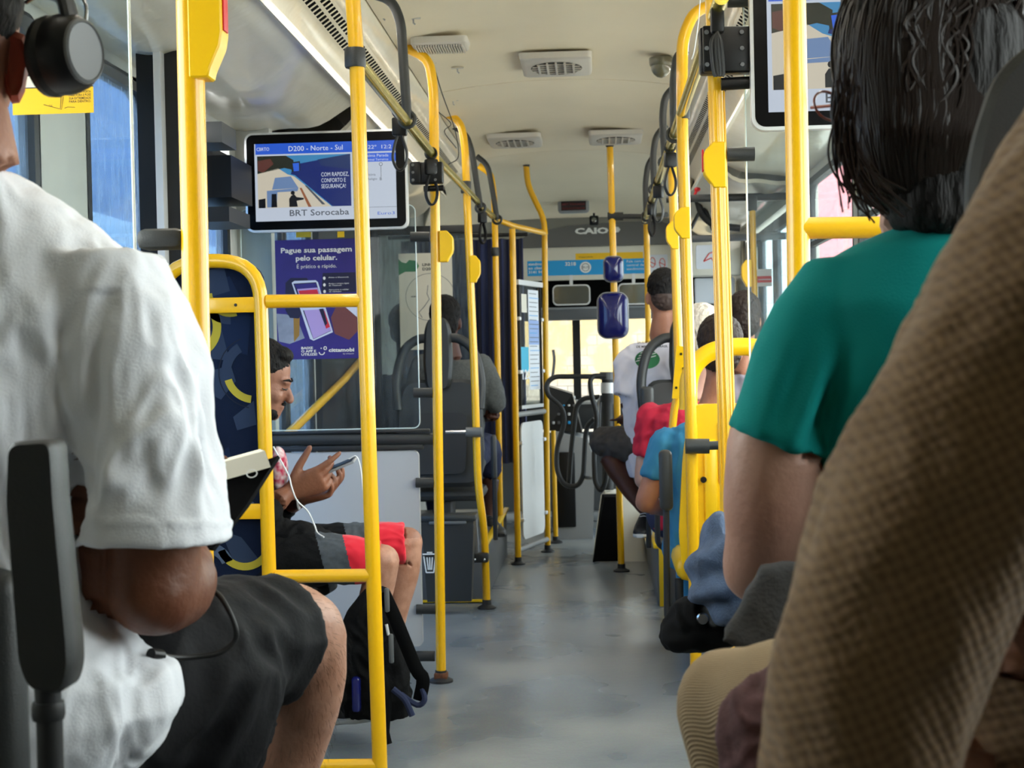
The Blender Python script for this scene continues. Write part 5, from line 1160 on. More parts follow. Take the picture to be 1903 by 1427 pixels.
# shirt
mb = MB()
def sec(xl, xr, y, d, dep, tw=0.0):
    a, b_ = S_(xl, y, d), S_(xr, y, d); return ((a+b_)/2, (b_-a)/2 + V((0, tw, 0)), V((0, dep, 0)))
rings_path(mb, [sec(-170, 18, 318, 1.60, .075), sec(-300, 120, 385, 1.62, .10), sec(-440, 235, 470, 1.63, .12), sec(-480, 300, 580, 1.63, .135), sec(-480, 240, 760, 1.63, .14), sec(-470, 150, 960, 1.63, .14), sec(-460, 158, 1090, 1.63, .15), sec(-460, 215, 1180, 1.62, .16), sec(-460, 318, 1245, 1.62, .165), sec(-460, 332, 1310, 1.62, .165), sec(-450, 290, 1380, 1.62, .16), sec(-440, 240, 1450, 1.63, .15), sec(-420, 220, 1520, 1.63, .14)], 'x', 36, 2.2)
rings_path(mb, [sec(60, 300, 470, 1.61, .075), sec(90, 345, 560, 1.60, .080), sec(118, 372, 660, 1.595, .082), sec(138, 392, 780, 1.59, .082), sec(152, 412, 900, 1.585, .082), sec(156, 427, 1005, 1.58, .083)], 'x', 30, 2.3)
w1 = wrinkle(.011, 10, (1.3, 1, .5), 3); w2 = wrinkle(.0075, 22, (1.4, 1, .6), 9)
def shirt_disp(p):
    x, y = proj(p); k = .55 + .9*max(0, min(1, (y-480)/400)); k *= (max(.12, min(1, (985-y)/110)) if (x > 150 and y < 1050) else (.55 if y > 1080 else 1)); fold = .007*math.exp(-((x-(185-(y-600)*.12))/26)**2)*(1 if 540 < y < 1000 else 0); return (w1(p)+w2(p))*k - fold + (.0022 if (968 < y < 976 and x > 150) else 0)
body('t_shirt', mb, t, .0052, 2, shirt_disp, 'tee_white')
# shorts
mb = MB(); limb(mb, [S_(120, 1330, 1.68), S_(330, 1250, 1.80), S_(440, 1205, 1.90), S_(486, 1192, 1.94), S_(520, 1183, 1.972)], [.115, .105, .092, .087, .084], caps=(1, 0)); limb(mb, [S_(-60, 1340, 1.7), S_(110, 1262, 2.02)], [.11, .085])
rings_path(mb, [sec(180, 520, 1240, 1.82, .10), sec(190, 520, 1310, 1.82, .09), sec(180, 495, 1390, 1.82, .09), sec(170, 465, 1470, 1.82, .09)], 'x', 20)
body('shorts', mb, t, .007, 4, wrinkle(.010, 14, (1, 1, .7), 4), 'shorts_black')
tuck_all(t)
# leg hair: fine short strands along the knee outline
random.seed(11); mb = MB()
def surf_hairs(path, rad, n, L_, mname):
    for _ in range(n):
        u = random.random()*(len(path)-1.001); i = int(u); c = path[i].lerp(path[i+1], u-i); r = rad[i]*(1-(u-i)) + rad[i+1]*(u-i); ax_ = (path[i+1]-path[i]).normalized()
        v = V((random.gauss(0, 1), random.gauss(0, 1), random.gauss(0, 1))); v = (v - v.dot(ax_)*ax_).normalized()
        if v.y > .35: continue
        a = c + v*r*.99; b_ = a + v*L_*.5 + ax_*L_*random.uniform(.3, 1) + V((0, 0, -L_*.4)); mb.tube([a, a.lerp(b_, .5)+v*.001, b_], [.00013, .00012, .00008], mname, 3, cap=False)
surf_hairs([S_(505, 1178, 1.97), S_(553, 1185, 2.02), S_(558, 1262, 2.03), S_(535, 1370, 2.05), S_(500, 1480, 2.05)], [.076, .071, .065, .060, .058], 1300, .008, 'hair_black'); h = mb.build('leg_hair', t); h['kind'] = 'stuff'
# short hair at the nape
mb = MB(); mb.ell((0, -.022, .045), (.080, .098, .090), 'x', Mh); body('hair', mb, t, .008, 2, wrinkle(.003, 60), 'hair_black')
# headphones
hp = T('headphones', 'large black over-ear headphones with grey outer disc worn by the man on the left', 'headphones', S_(100, 110, 1.60))
M = frame(S_(80, 108, 1.60), (1, -.42, .02)); 
def ovl(a, b_, n=28): return [(a*math.cos(2*PI*i/n), b_*math.sin(2*PI*i/n)) for i in range(n)]
MB().loft([[(x*q, y*q, z) for x, y in ovl(.036, .044)] for q, z in ((.8, .000), (.97, .006), (1.0, .014), (.9, .021))], 'black_rubber', M).build('ear_cushion', hp)
MB().loft([[(x*q, y*q, z) for x, y in ovl(.037, .043)] for q, z in ((.8, .019), (1, .024), (1, .036), (.92, .050), (.80, .056))], 'black_plastic', M).build('ear_cup', hp)
MB().loft([[(x*q, y*q, z) for x, y in ovl(.030, .035)] for q, z in ((1, .054), (.98, .059), (.9, .061), (.86, .0595), (.5, .0585))], 'grey_mid', M).build('outer_disc', hp)
MB().tube(bend([M @ V((0, .035, .04)), M @ V((0, .062, .034)), S_(60, -30, 1.6), S_(-20, -180, 1.6), S_(-150, -220, 1.6)], .04), .009, 'grey_dark', 12, flat=1.8).build('headband', hp)
MB().tube(smoothpath([M @ V((.01, .03, .052)), M @ V((.012, .055, .05)), M @ V((-.008, .075, .04)), S_(48, 5, 1.6)]), .0022, 'chrome', 8).build('hinge', hp)
# book
t2 = T('book', 'open hardcover book with black cover held by the man in white', 'book', S_(440, 900, 1.92))
a, b_, c = S_(405, 868, 1.80), S_(517, 846, 1.98), S_(400, 1000, 1.86)
q1, q2, q3, q4 = S_(280, 905, 1.86), S_(517, 846, 1.93), S_(478, 838-4, 2.06), S_(270, 890, 2.0)
mb = MB(); th = V((0, 0, .020))
P1, P2, P3, P4_ = S_(300, 925, 1.80), S_(503, 868, 1.84), S_(484, 834, 1.97), S_(300, 885, 1.95)
nrm = (P2-P1).cross(P4_-P1).normalized(); nrm = nrm if nrm.z > 0 else -nrm
mb.loft([[P1, P2, P3, P4_], [P+nrm*-.001 for P in (S_(300, 888, 1.81), S_(492, 836, 1.845), S_(484, 834, 1.97), S_(300, 882, 1.95))]], 'cream', smooth=False)
mb.build('pages', t2)
mb = MB(); C1, C2, C3, C4 = S_(300, 934, 1.795), S_(518, 848, 1.85), S_(440, 935, 1.79), S_(330, 1030, 1.77)
pts_ = (S_(300, 930, 1.80), S_(517, 846, 1.86), S_(458, 938, 1.80), S_(395, 1020, 1.78), S_(300, 1010, 1.78))
mb.loft([pts_, [p_ + V((.0, .012, -.004)) for p_ in pts_]], 'black_matte', smooth=False)
mb.build('cover', t2); mb = MB()
rg = [S_(468 + 9*math.cos(q) + 3*math.sin(q), 880 + 6.5*math.sin(q) - 3*math.cos(q), 1.79) for q in [k*PI/10 for k in range(20)]]; mb.tube(rg, .0007, 'white_ink', 6, closed=True); mb.build('ring_emblem', t2)
cb = MB().tube(smoothpath([S_(385, 1090, 1.74), S_(412, 1112, 1.72), S_(436, 1160, 1.71), S_(436, 1190, 1.71), S_(405, 1214, 1.70), S_(340, 1222, 1.68), S_(290, 1218, 1.64)], 8), .0032, 'black_rubber', 10); cb.tube([S_(300, 1219, 1.645), S_(280, 1216, 1.63)], .007, 'black_plastic', 12)
tag(cb.build('cable'), 'black cable looping over the black shorts of the man in white', 'cable')
# his seat: armrest and shell edge
t = T('armrest', 'large dark grey folded-up armrest in front of the white t-shirt', 'armrest', S_(85, 1427, 1.3))
D = 1.30; M = SM(80, 1052, D); mb = MB(); o = roundpoly([(-50, 238), (36, 242), (40, 130), (60, -150), (60, -195), (44, -238), (-22, -228), (-40, -180), (-58, 130)], 22, 5)
mb.loft([[(x*.93, y*.98, z) for x, y in o] for z in (-52,)] + [[(x, y, z) for x, y in o] for z in (-44, 30)] + [[(x*.9, y*.975, 40) for x, y in o]], 'grey_plastic', M); mb.build('pad', t)
MB().tube([S_(88, 1270, D+.01), S_(92, 1330, D+.01), S_(96, 1500, D+.01)], .0115, 'grey_dark', 16).build('post', t)
MB().lathe([(.0135, -.008), (.0145, -.004), (.0145, .004), (.0135, .008)], 'grey_dark', Matrix.Translation(S_(90, 1320, D+.01)), 18).build('collar', t)
t = T('passenger_seat', 'dark grey seat back at the bottom left corner behind the armrest', 'seat', (S_(-60, 1427, 1.42).x, 1.42, .34))
MB().rbox((S_(-190, 1427, 1.42).x, 1.42, S_(-60, 1400, 1.42).z - .02), (.26, .05, .40), .03, 'grey_plastic', seg=3).build('backrest', t)
MB().rbox((S_(-190, 1427, 1.42).x, 1.62, .64), (.34, .40, .08), .03, 'fab_navy').build('cushion', t)
MB().rbox((S_(-190, 1427, 1.42).x, 1.60, .47), (.1, .25, .26), .02, 'grey_dark').build('pedestal', t)

# ------------------------------------------------------------------ woman in teal
t = T('person', 'woman in a teal t-shirt with wet dark chin-length hair and red-brown glasses', 'person', P(1720, 1427, 1.75)); w_t = t
dT = 1.72; S_ = P
mb = MB(); hc = P(1738, 185, 1.70); hf = V((-.60, .80, -.20)); Mw = head_shape(mb, hc, hf, s=1.0)
limb(mb, [P(1720, 330, 1.71), P(1722, 420, 1.71), P(1725, 500, 1.71)], [.050, .052, .07])
torso(mb, P(1770, 1260, 1.78), P(1750, 530, 1.72), (1, .1, 0), (0, 1, 0), .15, .17)
el = P(1408, 1055, 1.74)
limb(mb, [P(1500, 640, 1.70), P(1448, 800, 1.70), P(1434, 930, 1.71), P(1428, 1000, 1.72), el], [.055, .056, .056, .050, .044]); limb(mb, [el, P(1470, 1030, 1.86), P(1560, 1020, 2.0)], [.042, .038, .028]); hand(mb, P(1560, 1020, 2.0), V((.8, .5, .1)), V((0, .3, -1)), .5, .95)
limb(mb, [P(1700, 1330, 1.8), P(1620, 1250, 2.05), P(1540, 1170, 2.22), P(1470, 1122, 2.40)], [.085, .08, .07, .042])
body('body', mb, t, .008, 5, None, 'skin_pale', zones=[('skin_face', lambda p: proj(p)[1] < 380)])
mb = MB()
def sec(xl, xr, y, d, dep, tw=0.0):
    a, b_ = P(xl, y, d), P(xr, y, d); return ((a+b_)/2, (b_-a)/2 + V((0, tw, 0)), V((0, dep, 0)))
rings_path(mb, [sec(1660, 1830, 424, 1.72, .06), sec(1575, 1960, 462, 1.72, .085), sec(1512, 2020, 505, 1.73, .105), sec(1470, 2040, 570, 1.73, .12), sec(1470, 2040, 700, 1.73, .125), sec(1500, 2020, 830, 1.74, .125), sec(1530, 2000, 930, 1.74, .125), sec(1550, 2010, 1060, 1.75, .13), sec(1540, 2040, 1250, 1.76, .14)], 'x', 36, 2.25)
a1 = [(1560, 500, 1.72, .062), (1508, 560, 1.71, .0665), (1476, 640, 1.705, .0665), (1452, 730, 1.70, .0635), (1440, 800, 1.70, .0600)]
R = []
for x, y, d, r in a1: R.append((P(x, y, d), r))
axv = (R[-1][0]-R[1][0]).normalized(); sx_ = V((1, 0, 0)); 
rings_path(mb, [sec(1500, 1700, 480, 1.72, .05), sec(1440, 1640, 560, 1.715, .066), sec(1400, 1590, 645, 1.71, .068), sec(1374, 1550, 735, 1.705, .068), (P(1440, 826, 1.70), P(1532, 858, 1.70)-P(1440, 826, 1.70), V((0, .066, 0)))], 'x', 28, 2.1)
def tdisp(p):
    x, y = proj(p); k = math.exp(-((x-1530)/70)**2-((y-770)/110)**2); return .0035*wrinkle(1, 8, (1, 1, 1), 2)(p)*.6 + k*.010*math.sin((x*.9+y*.35)*.075)
body('t_shirt', mb, t, .006, 4, tdisp, 'tee_teal')
mb = MB(); limb(mb, [P(1740, 1330, 1.8), P(1640, 1240, 2.05), P(1540, 1160, 2.25), P(1462, 1120, 2.42)], [.11, .10, .080, .052]); limb(mb, [P(1540, 1170, 2.25), P(1530, 1400, 2.28)], [.07, .05]); limb(mb, [P(1840, 1330, 1.8), P(1640, 1200, 2.3)], [.11, .085])
body('jeans', mb, t, .008, 4, wrinkle(.008, 14), 'denim')
# hair volume and strands
mb = MB(); rings_path(mb, [sec(1640, 1800, -70, 1.70, .05), sec(1570, 1850, -20, 1.70, .085), sec(1552, 1920, 60, 1.70, .105), sec(1548, 1925, 140, 1.70, .108), sec(1556, 1915, 220, 1.70, .10), sec(1572, 1880, 290, 1.70, .09), sec(1600, 1850, 350, 1.70, .080), sec(1640, 1835, 395, 1.69, .07), sec(1665, 1825, 425, 1.68, .055), sec(1690, 1810, 440, 1.68, .03)], 'x', 30, 2.0)
tuck_all(t)
hr = body('hair', mb, t, .007, 3, wrinkle(.005, 18, (2.2, 2.2, .35), 6), 'hair_black')
random.seed(21); mb = MB()
edge = [(-70, 1640), (-20, 1570), (60, 1550), (140, 1546), (220, 1554), (290, 1570), (350, 1596), (400, 1640), (420, 1690)]
def el_x(y):
    for i in range(len(edge)-1):
        if edge[i][0] <= y <= edge[i+1][0]: q = (y-edge[i][0])/(edge[i+1][0]-edge[i][0]); return edge[i][1]*(1-q)+edge[i+1][1]*q
    return 1690
for k in range(560):
    u = random.random()**.8; fr0 = random.random(); y0 = random.uniform(-60, 140); yend = random.uniform(300, 425) if u < .55 else random.uniform(330, 440)
    pts = []; ph = random.random()*6; amp = random.uniform(2, 8); xoff = random.uniform(-4, 6)
    for i in range(12):
        y = y0 + (yend-y0)*i/11; xl = el_x(min(y, 418)); xr = 1915 - max(0, y-200)*.4; x = xl + (xr-xl)*u + amp*math.sin(ph + y*.02) + xoff - (3 if u < .1 else 0); q = (2*(x-(xl+xr)/2)/(xr-xl)); q = max(-1, min(1, q)); dep = .108*math.sqrt(max(0, 1-q*q))*(1 - max(0, (y-250)/260)); pts.append(P(x, y, 1.70 - dep - .004))
    r = random.uniform(.0007, .0018); mb.tube(smoothpath(pts, 2), [r*(1 if i < 18 else .6) for i in range(23)], 'hair_wet', 5, cap=False)
# separated wet strands at the left front edge and tips
for k in range(46):
    x0 = random.uniform(1548, 1600); y0 = random.uniform(100, 240); sway = random.uniform(-18, 10); pts = [P(x0, y0, 1.60)]; yend = random.uniform(330, 415); xe = random.uniform(1560, 1700)
    for i in range(1, 9): q = i/8; pts.append(P(x0 + sway*math.sin(q*PI) + (xe-x0)*q**3, y0+(yend-y0)*q, 1.60+.02*q))
    mb.tube(smoothpath(pts, 3), random.uniform(.0006, .0015), 'hair_wet', 5, cap=False)
for k in range(70):   # wavy locks on the crown side
    x0, y0 = random.uniform(1700, 1900), random.uniform(-40, 60); ph = random.random()*6; am = random.uniform(8, 20); le = random.uniform(80, 190)
    pts = [P(x0 + am*math.sin(ph + i*.75) - i*2, y0 + le*i/9, 1.589 + max(0, (x0-1790))*.0004) for i in range(10)]; mb.tube(smoothpath(pts, 3), random.uniform(.0012, .0026), 'hair_wet', 5, cap=False)
mb.build('hair_strands', hr)
g = T('glasses', 'red-brown framed glasses poking past the left of her wet hair', 'glasses', P(1525, 195, 1.82))
lens = [P(1540 + 26*math.cos(q) + 8*math.sin(q), 197 + 27*math.sin(q), 1.80 + .012*math.cos(q)) for q in [k*PI/12 for k in range(24)]]
mb = MB(); mat('frame_red', (140, 62, 44), .3, coat=.4); mb.tube(lens, .0016, 'frame_red', 8, closed=True); mb.build('rim', g)
MB().tube([P(1507, 200, 1.81), P(1560, 195, 1.78), P(1660, 190, 1.68)], .0019, 'frame_red', 8).build('temple', g)
# seat shell between her and the brown shirt
t = T('passenger_seat', 'dark grey seat headrest edge between the teal woman and the brown shirt', 'seat', (P(1980, 700, 1.42).x, 1.42, .34))
M = SM(2010, 560, 1.42); mb = MB(); o = roundpoly([(-190, -600), (-205, 0), (-205, 260), (-150, 420), (-60, 490), (150, 500), (240, 400), (250, -600)], 110, 7)
mb.loft([[(x*.96, y*.98, -26) for x, y in o], [(x, y, -14) for x, y in o], [(x, y, 20) for x, y in o], [(x*.93, y*.97, 34) for x, y in o]], 'grey_plastic', M); mb.build('backrest', t)
MB().rbox((P(1980, 700, 1.42).x, 1.66, .66), (.44, .42, .08), .03, 'grey_plastic').build('seat_pan', t); MB().rbox((P(1980, 700, 1.42).x, 1.64, .48), (.12, .26, .28), .02, 'grey_dark').build('pedestal', t)

# ------------------------------------------------------------------ person in brown plaid shirt (nearest right)
t = T('person', 'person in a brown plaid shirt and beige trousers filling the lower right corner', 'person', P(1900, 1427, 1.1))
def edge_sec(y, xl, w, d, dep): a, b_ = P(xl, y, d), P(xl+w, y, d); return ((a+b_)/2, (b_-a)/2, V((0, dep, .0)))
mb = MB(); limb(mb, [P(2130, 480, .98), P(1960, 900, .97), P(1750, 1420, .98)], [.055, .05, .042]); limb(mb, [P(1750, 1420, .98), P(1740, 1600, 1.15)], [.04, .028]); hand(mb, P(1740, 1600, 1.15), V((-.3, .8, .1)), V((0, 0, -1)), .4, 1)
torso(mb, P(2250, 1500, 1.08), P(2330, 520, 1.02), (1, .2, 0), (0, 1, 0), .15, .17); head_shape(mb, P(2330, 60, 1.02), (0, 1, 0)); limb(mb, [P(2330, 200, 1.02), P(2330, 480, 1.02)], [.055, .06]); limb(mb, [P(2150, 1640, 1.1), P(1380, 1380, 1.42)], [.07, .05])
body('body', mb, t, .010, 4, None, 'skin_tan')
mb = MB(); rings_path(mb, [edge_sec(150, 1960, 330, .99, .055), edge_sec(240, 1890, 430, .98, .075), edge_sec(340, 1834, 500, .97, .085), edge_sec(440, 1773, 540, .97, .088), edge_sec(560, 1700, 560, .96, .088), edge_sec(700, 1620, 540, .96, .085), edge_sec(860, 1552, 500, .95, .08), edge_sec(1040, 1482, 460, .95, .078), edge_sec(1200, 1438, 420, .95, .075), edge_sec(1320, 1424, 380, .95, .072), edge_sec(1480, 1414, 340, .95, .07), edge_sec(1600, 1418, 300, .95, .06)], 'x', 36, 2.3)
rings_path(mb, [edge_sec(120, 2080, 500, 1.05, .08), edge_sec(300, 1980, 800, 1.06, .11), edge_sec(700, 1880, 800, 1.08, .12), edge_sec(1100, 1740, 900, 1.10, .12), edge_sec(1700, 1640, 900, 1.12, .13)], 'x', 30, 2.3)
w1 = wrinkle(.010, 7, (1, 1, .5), 8); w2 = wrinkle(.003, 24, (1, 1, 1), 1)
def bdisp(p): return (w1(p)*.8+w2(p))
body('shirt', mb, t, .008, 3, bdisp, 'plaid_brown')
mb = MB(); limb(mb, [P(2150, 1620, 1.1), P(1700, 1420, 1.24), P(1480, 1330, 1.36), P(1352, 1300, 1.42)], [.095, .085, .070, .049]); limb(mb, [P(1352, 1300, 1.42), P(1385, 1430, 1.41), P(1430, 1620, 1.42)], [.050, .050, .045])
body('trousers', mb, t, .007, 5, wrinkle(.003, 10), 'knit_beige')
tuck_all(t)
mb = MB(); limb(mb, [P(1420, 1290, 1.30), P(1405, 1360, 1.28), P(1440, 1470, 1.27)], [.024, .034, .040]); limb(mb, [P(1500, 1235, 1.30), P(1430, 1300, 1.29)], [.02, .022]); tagb = T('scarf', 'crumpled dull purple scarf lying on the beige trousers', 'scarf', P(1410, 1400, 1.28)); body('cloth', mb, tagb, .005, 3, wrinkle(.007, 28), 'purple_cloth')
# dark grey bag between them
mat('bag_grey', (58, 58, 60), .85, bump=.2, bscale=200, var=.2, vscale=10)
t = T('shoulder_bag', 'dark grey flat fabric bag on the lap between teal and brown shirts', 'bag', P(1440, 1260, 1.55))
q = [P(1415, 1052, 1.56), P(1530, 1050, 1.56), P(1530, 1290, 1.50), P(1460, 1258, 1.50), P(1338, 1190, 1.53)]
mb = MB(); mb.loft([q, [p_ + V((.006, .05, 0)) for p_ in q]], 'bag_grey', smooth=False); bmx = bmesh.new(); body('bag_body', mb, t, .006, 6, wrinkle(.003, 14), 'bag_grey')
# black handbag hanging on the left
t = T('handbag', 'black handbag with a drooping strap under the denim trousers', 'bag', P(1290, 1200, 2.35)); mb = MB()
limb(mb, [P(1262, 1130, 2.40), P(1238, 1165, 2.38), P(1240, 1195, 2.38), P(1275, 1196, 2.38), P(1310, 1130, 2.40)], [.010, .012, .014, .014, .012]); limb(mb, [P(1290, 1120, 2.45), P(1330, 1165, 2.45), P(1400, 1165, 2.45)], [.022, .026, .03])
limb(mb, [P(1285, 1110, 2.42), P(1300, 1190, 2.40), P(1270, 1200, 2.39)], [.012, .014, .012])
drape(t, 'straps', [(1258, 1120), (1300, 1104), (1330, 1155), (1392, 1160), (1384, 1196), (1330, 1206), (1285, 1211), (1240, 1208), (1225, 1188), (1234, 1152)], 2.42, .035, 'black_matte', wrinkle(.007, 26), .0055); MB().lathe([(.008, -.004), (.010, 0), (.008, .004)], 'chrome', frame(P(1306, 1150, 2.37), (0, -1, 0)), 16).build('buckle', t)
t = T('denim_jacket', 'folded blue denim jacket draped beside the lap of the woman in teal', 'jacket', P(1340, 1160, 2.36)); drape(t, 'cloth', [(1336, 958), (1364, 976), (1378, 1012), (1394, 1062), (1436, 1092), (1440, 1160), (1395, 1166), (1338, 1154), (1296, 1124), (1278, 1088), (1284, 1040), (1302, 996)], 2.38, .05, 'denim', lambda p: .007*math.sin((proj(p)[0]*.55+proj(p)[1]*1.1)*.085 + 2*noise.noise(p*9)) + wrinkle(.005, 22)(p), .005)
# ------------------------------------------------------------------ man with phone (faces the aisle)
d = 4.9
t = T('person', 'bearded man in black jacket and red-trimmed shorts looking down at his phone', 'person', P(540, 1360, d))
mb = MB(); hf = V((.93, .10, -.34)).normalized(); hu = V((.34, 0, .94))
hc = P(487, 706, d); Mp = head_shape(mb, hc, hf, hu, 1.03)
mb.ell((0, .070, -.085), (.030, .022, .026), 'x', Mp)
limb(mb, [P(485, 745, d+.02), P(462, 800, d+.03), P(455, 840, d+.03)], [.052, .056, .07])
torso(mb, P(440, 1030, d+.05), P(440, 830, d+.05), (0, 1, 0), (1, 0, 0), .16, .18)
shn, shf = P(452, 850, d-.12), P(452, 850, d+.24)
eln, elf = P(478, 965, d-.14), P(500, 960, d+.26)
wrn, wrf = P(538, 914, d-.03), P(562, 926, d+.10)
limb(mb, [shn, eln], [.055, .045]); limb(mb, [eln, P(512, 934, d-.08), wrn], [.042, .038, .026])
limb(mb, [shf, elf], [.055, .045]); limb(mb, [elf, P(540, 936, d+.18), wrf], [.042, .036, .026])
hand(mb, wrn, V((.86, .05, .34)), V((-.1, .85, .50)), .40, 1.28, thumb=1, curls=(.15, .55, .80, .9), thumbdir=(.35, .1, .92))
hand(mb, wrf, V((.90, -.12, .22)), V((.1, -.3, .95)), .6, 1.18, thumb=-1, curls=(.45, .55, .7, .8), thumbdir=(.6, -.1, .80))
hip = P(445, 1040, d)
knn, knf = P(712, 1042, d-.08), P(757, 1008, d+.22)
ann, anf = P(650, 1255, d-.06), P(718, 1225, d+.22)
limb(mb, [P(450, 1045, d-.10), P(600, 1040, d-.10), knn], [.085, .072, .055]); limb(mb, [P(450, 1035, d+.16), P(620, 1015, d+.2), knf], [.085, .07, .055])
limb(mb, [knn, P(700, 1100, d-.07), P(672, 1190, d-.06), ann], [.054, .054, .044, .032]); limb(mb, [knf, P(752, 1060, d+.22), P(735, 1140, d+.22), anf], [.052, .052, .042, .032])
skb = body('body', mb, t, .0055, 3, None, 'skin_face', zones=[('skin_hand', lambda p: proj(p)[0] > 512 and 830 < proj(p)[1] < 960), ('skin_leg', lambda p: proj(p)[1] > 1000)])
# hair, beard, brow
Mi = Mp.inverted()
hair = MB(); hair.ell((0, -.022, .048), (.079, .096, .088), 'x', Mp); hair.ell((0, -.058, .0), (.068, .052, .07), 'x', Mp); hair.ell((0, .036, .098), (.054, .036, .026), 'x', Mp)
body('hair', hair, t, .005, 2, wrinkle(.003, 70), 'hair_black')
b_ = MB(); b_.ell((0, .052, -.088), (.044, .038, .028), 'x', Mp); b_.ell((0, .090, -.051), (.026, .009, .005), 'x', Mp)
for x in (-1, 1): b_.tube([Mp @ V(q) for q in [(x*.072, .0, -.02), (x*.066, .018, -.06), (x*.04, .048, -.095)]], [.008, .012, .014], 'x', 10)
body('beard', b_, t, .004, 2, wrinkle(.002, 120), 'hair_black')
mb = MB()
for x in (-1, 1): mb.tube([Mp @ V(q) for q in [(x*.016, .090, .026), (x*.038, .085, .030), (x*.056, .070, .024)]], [.0035, .004, .002], 'hair_black', 8)
mb.build('eyebrows', t); mb = MB()
for x in (-1, 1): mb.tube([Mp @ V(q) for q in [(x*.018, .086, .000), (x*.034, .0855, -.003), (x*.050, .074, -.001)]], [.0022, .0028, .0018], 'black_ink', 8)
mb.build('eyelashes', t)
for x in (-1, 1): MB().ell((x*.088, -.006, -.008), (.006, .016, .026), 'skin_ear', Mp, 12, 8).build('ear', t)
# jacket
mb = MB(); torso(mb, P(440, 1040, d+.05), P(442, 836, d+.05), (0, 1, 0), (1, 0, 0), .17, .19, infl=.012, belly=.03)
limb(mb, [shn, P(465, 910, d-.13), eln], [.068, .062, .058]); limb(mb, [eln+V((0, 0, -.01)), P(497, 952, d-.11)], [.056, .050]); limb(mb, [shf, elf], [.068, .058]); limb(mb, [elf, P(525, 946, d+.20)], [.056, .046])
limb(mb, [P(470, 1000, d-.1), P(560, 1000, d-.08), P(600, 1005, d-.02)], [.07, .055, .04])
body('jacket', mb, t, .006, 3, wrinkle(.010, 20, (1, 1, 1), 3), 'jacket_black', zones=[('floral', lambda p: False)] if False else None)
mat('floral', (176, 30, 70), .8, col2=(210, 196, 196), vscale=45, detail=1)
mb = MB(); mb.ell(P(518, 872, d-.02), (.030, .05, .075), 'x'); body('floral_shirt', mb, t, .006, 2, wrinkle(.003, 30), 'floral')
# shorts with slate band and red hem
mb = MB(); limb(mb, [P(455, 1048, d-.10), P(560, 1040, d-.10), P(650, 1040, d-.09), P(704, 1044, d-.085)], [.105, .092, .080, .068], caps=(1, 0)); limb(mb, [P(455, 1035, d+.16), P(600, 1022, d+.18), P(690, 1014, d+.2), P(752, 1010, d+.215)], [.10, .090, .082, .072], caps=(1, 0))
limb(mb, [P(455, 1060, d), P(600, 1080, d)], [.09, .05])
def near(p): return p.y < d+.06
def bnd(p): x, y = proj(p); return x + (y-1040)*-.25
body('shorts', mb, t, .0042, 4, wrinkle(.006, 16), 'jacket_black', zones=[('slate_cloth', lambda p: bnd(p) > (598 if near(p) else 655)), ('red_cloth', lambda p: bnd(p) > (648 if near(p) else 700))])
tuck_all(t)
shoe(t, P(628, 1345, d-.06)+V((-.02, 0, .0)), P(690, 1340, d-.14)+V((.02, 0, 0)), 'shoe_black', 'shoe_sole', 1.05)
shoe(t, PZ(700, 1320, .005)+V((0, .1, 0)), PZ(752, 1316, .005)+V((0, .06, 0)), 'shoe_black', 'shoe_sole', 1.0)
# phone and earphones
M = M4(P(612, 880, d+.03), V((.93, -.05, .36)).normalized()*1, V((.0, 1, .15)).normalized(), V((-.36, -.12, .93)).normalized())
ph = T('smartphone', 'smartphone with a white cable held in both hands by the seated man', 'phone', P(620, 870, d)); MB().rbox((.025, 0, .010), (.150, .074, .009), .004, 'grey_light', M).build('body', ph); MB().rbox((.025, 0, .0155), (.138, .068, .001), .0004, 'black_plastic', M).build('screen', ph)
ear = MB().tube(smoothpath([P(648, 853, d), P(662, 848, d), P(670, 870, d), P(674, 910, d-.02), P(676, 950, d-.02), P(680, 985, d-.02), P(684, 1000, d-.1)], 8), .0022, 'white', 8)
tag(ear.build('earphone_cable'), 'white earphone cable arching from the top of the phone', 'cable')
ear = MB(); ear.tube(smoothpath([P(508, 830, d-.1), P(524, 860, d-.12), P(537, 885, d-.14), P(542, 905, d-.16), P(552, 930, d-.15), P(572, 950, d-.13), P(584, 975, d-.14), P(590, 990, d-.15), P(602, 998, d-.17)], 6), .0026, 'white', 8)
tag(ear.build('earphone_cable'), 'white earphone cable running down from his chest over the black jacket', 'cable')
wt = MB().tube([wrf + V((.0, .03*math.cos(q), .03*math.sin(q))) + V((-.012, 0, 0)) for q in [k*PI/10 for k in range(20)]], .004, 'alu_light', 8, closed=True, flat=2.2); tag(wt.build('wristwatch'), 'silver wristwatch on the far wrist of the phone user', 'watch')
# his seat
t = T('passenger_seat', 'low seat under the man with the phone, against the left wall', 'seat', (P(450, 1100, 4.95).x, 4.95, 0)); c = P(440, 1100, 4.95)
MB().rbox((c.x, 5.0, .44), (.46, .5, .08), .03, 'fab_navy').build('cushion', t); MB().rbox((c.x-.02, 5.0, .2), (.3, .36, .40), .02, 'grey_dark').build('pedestal', t)
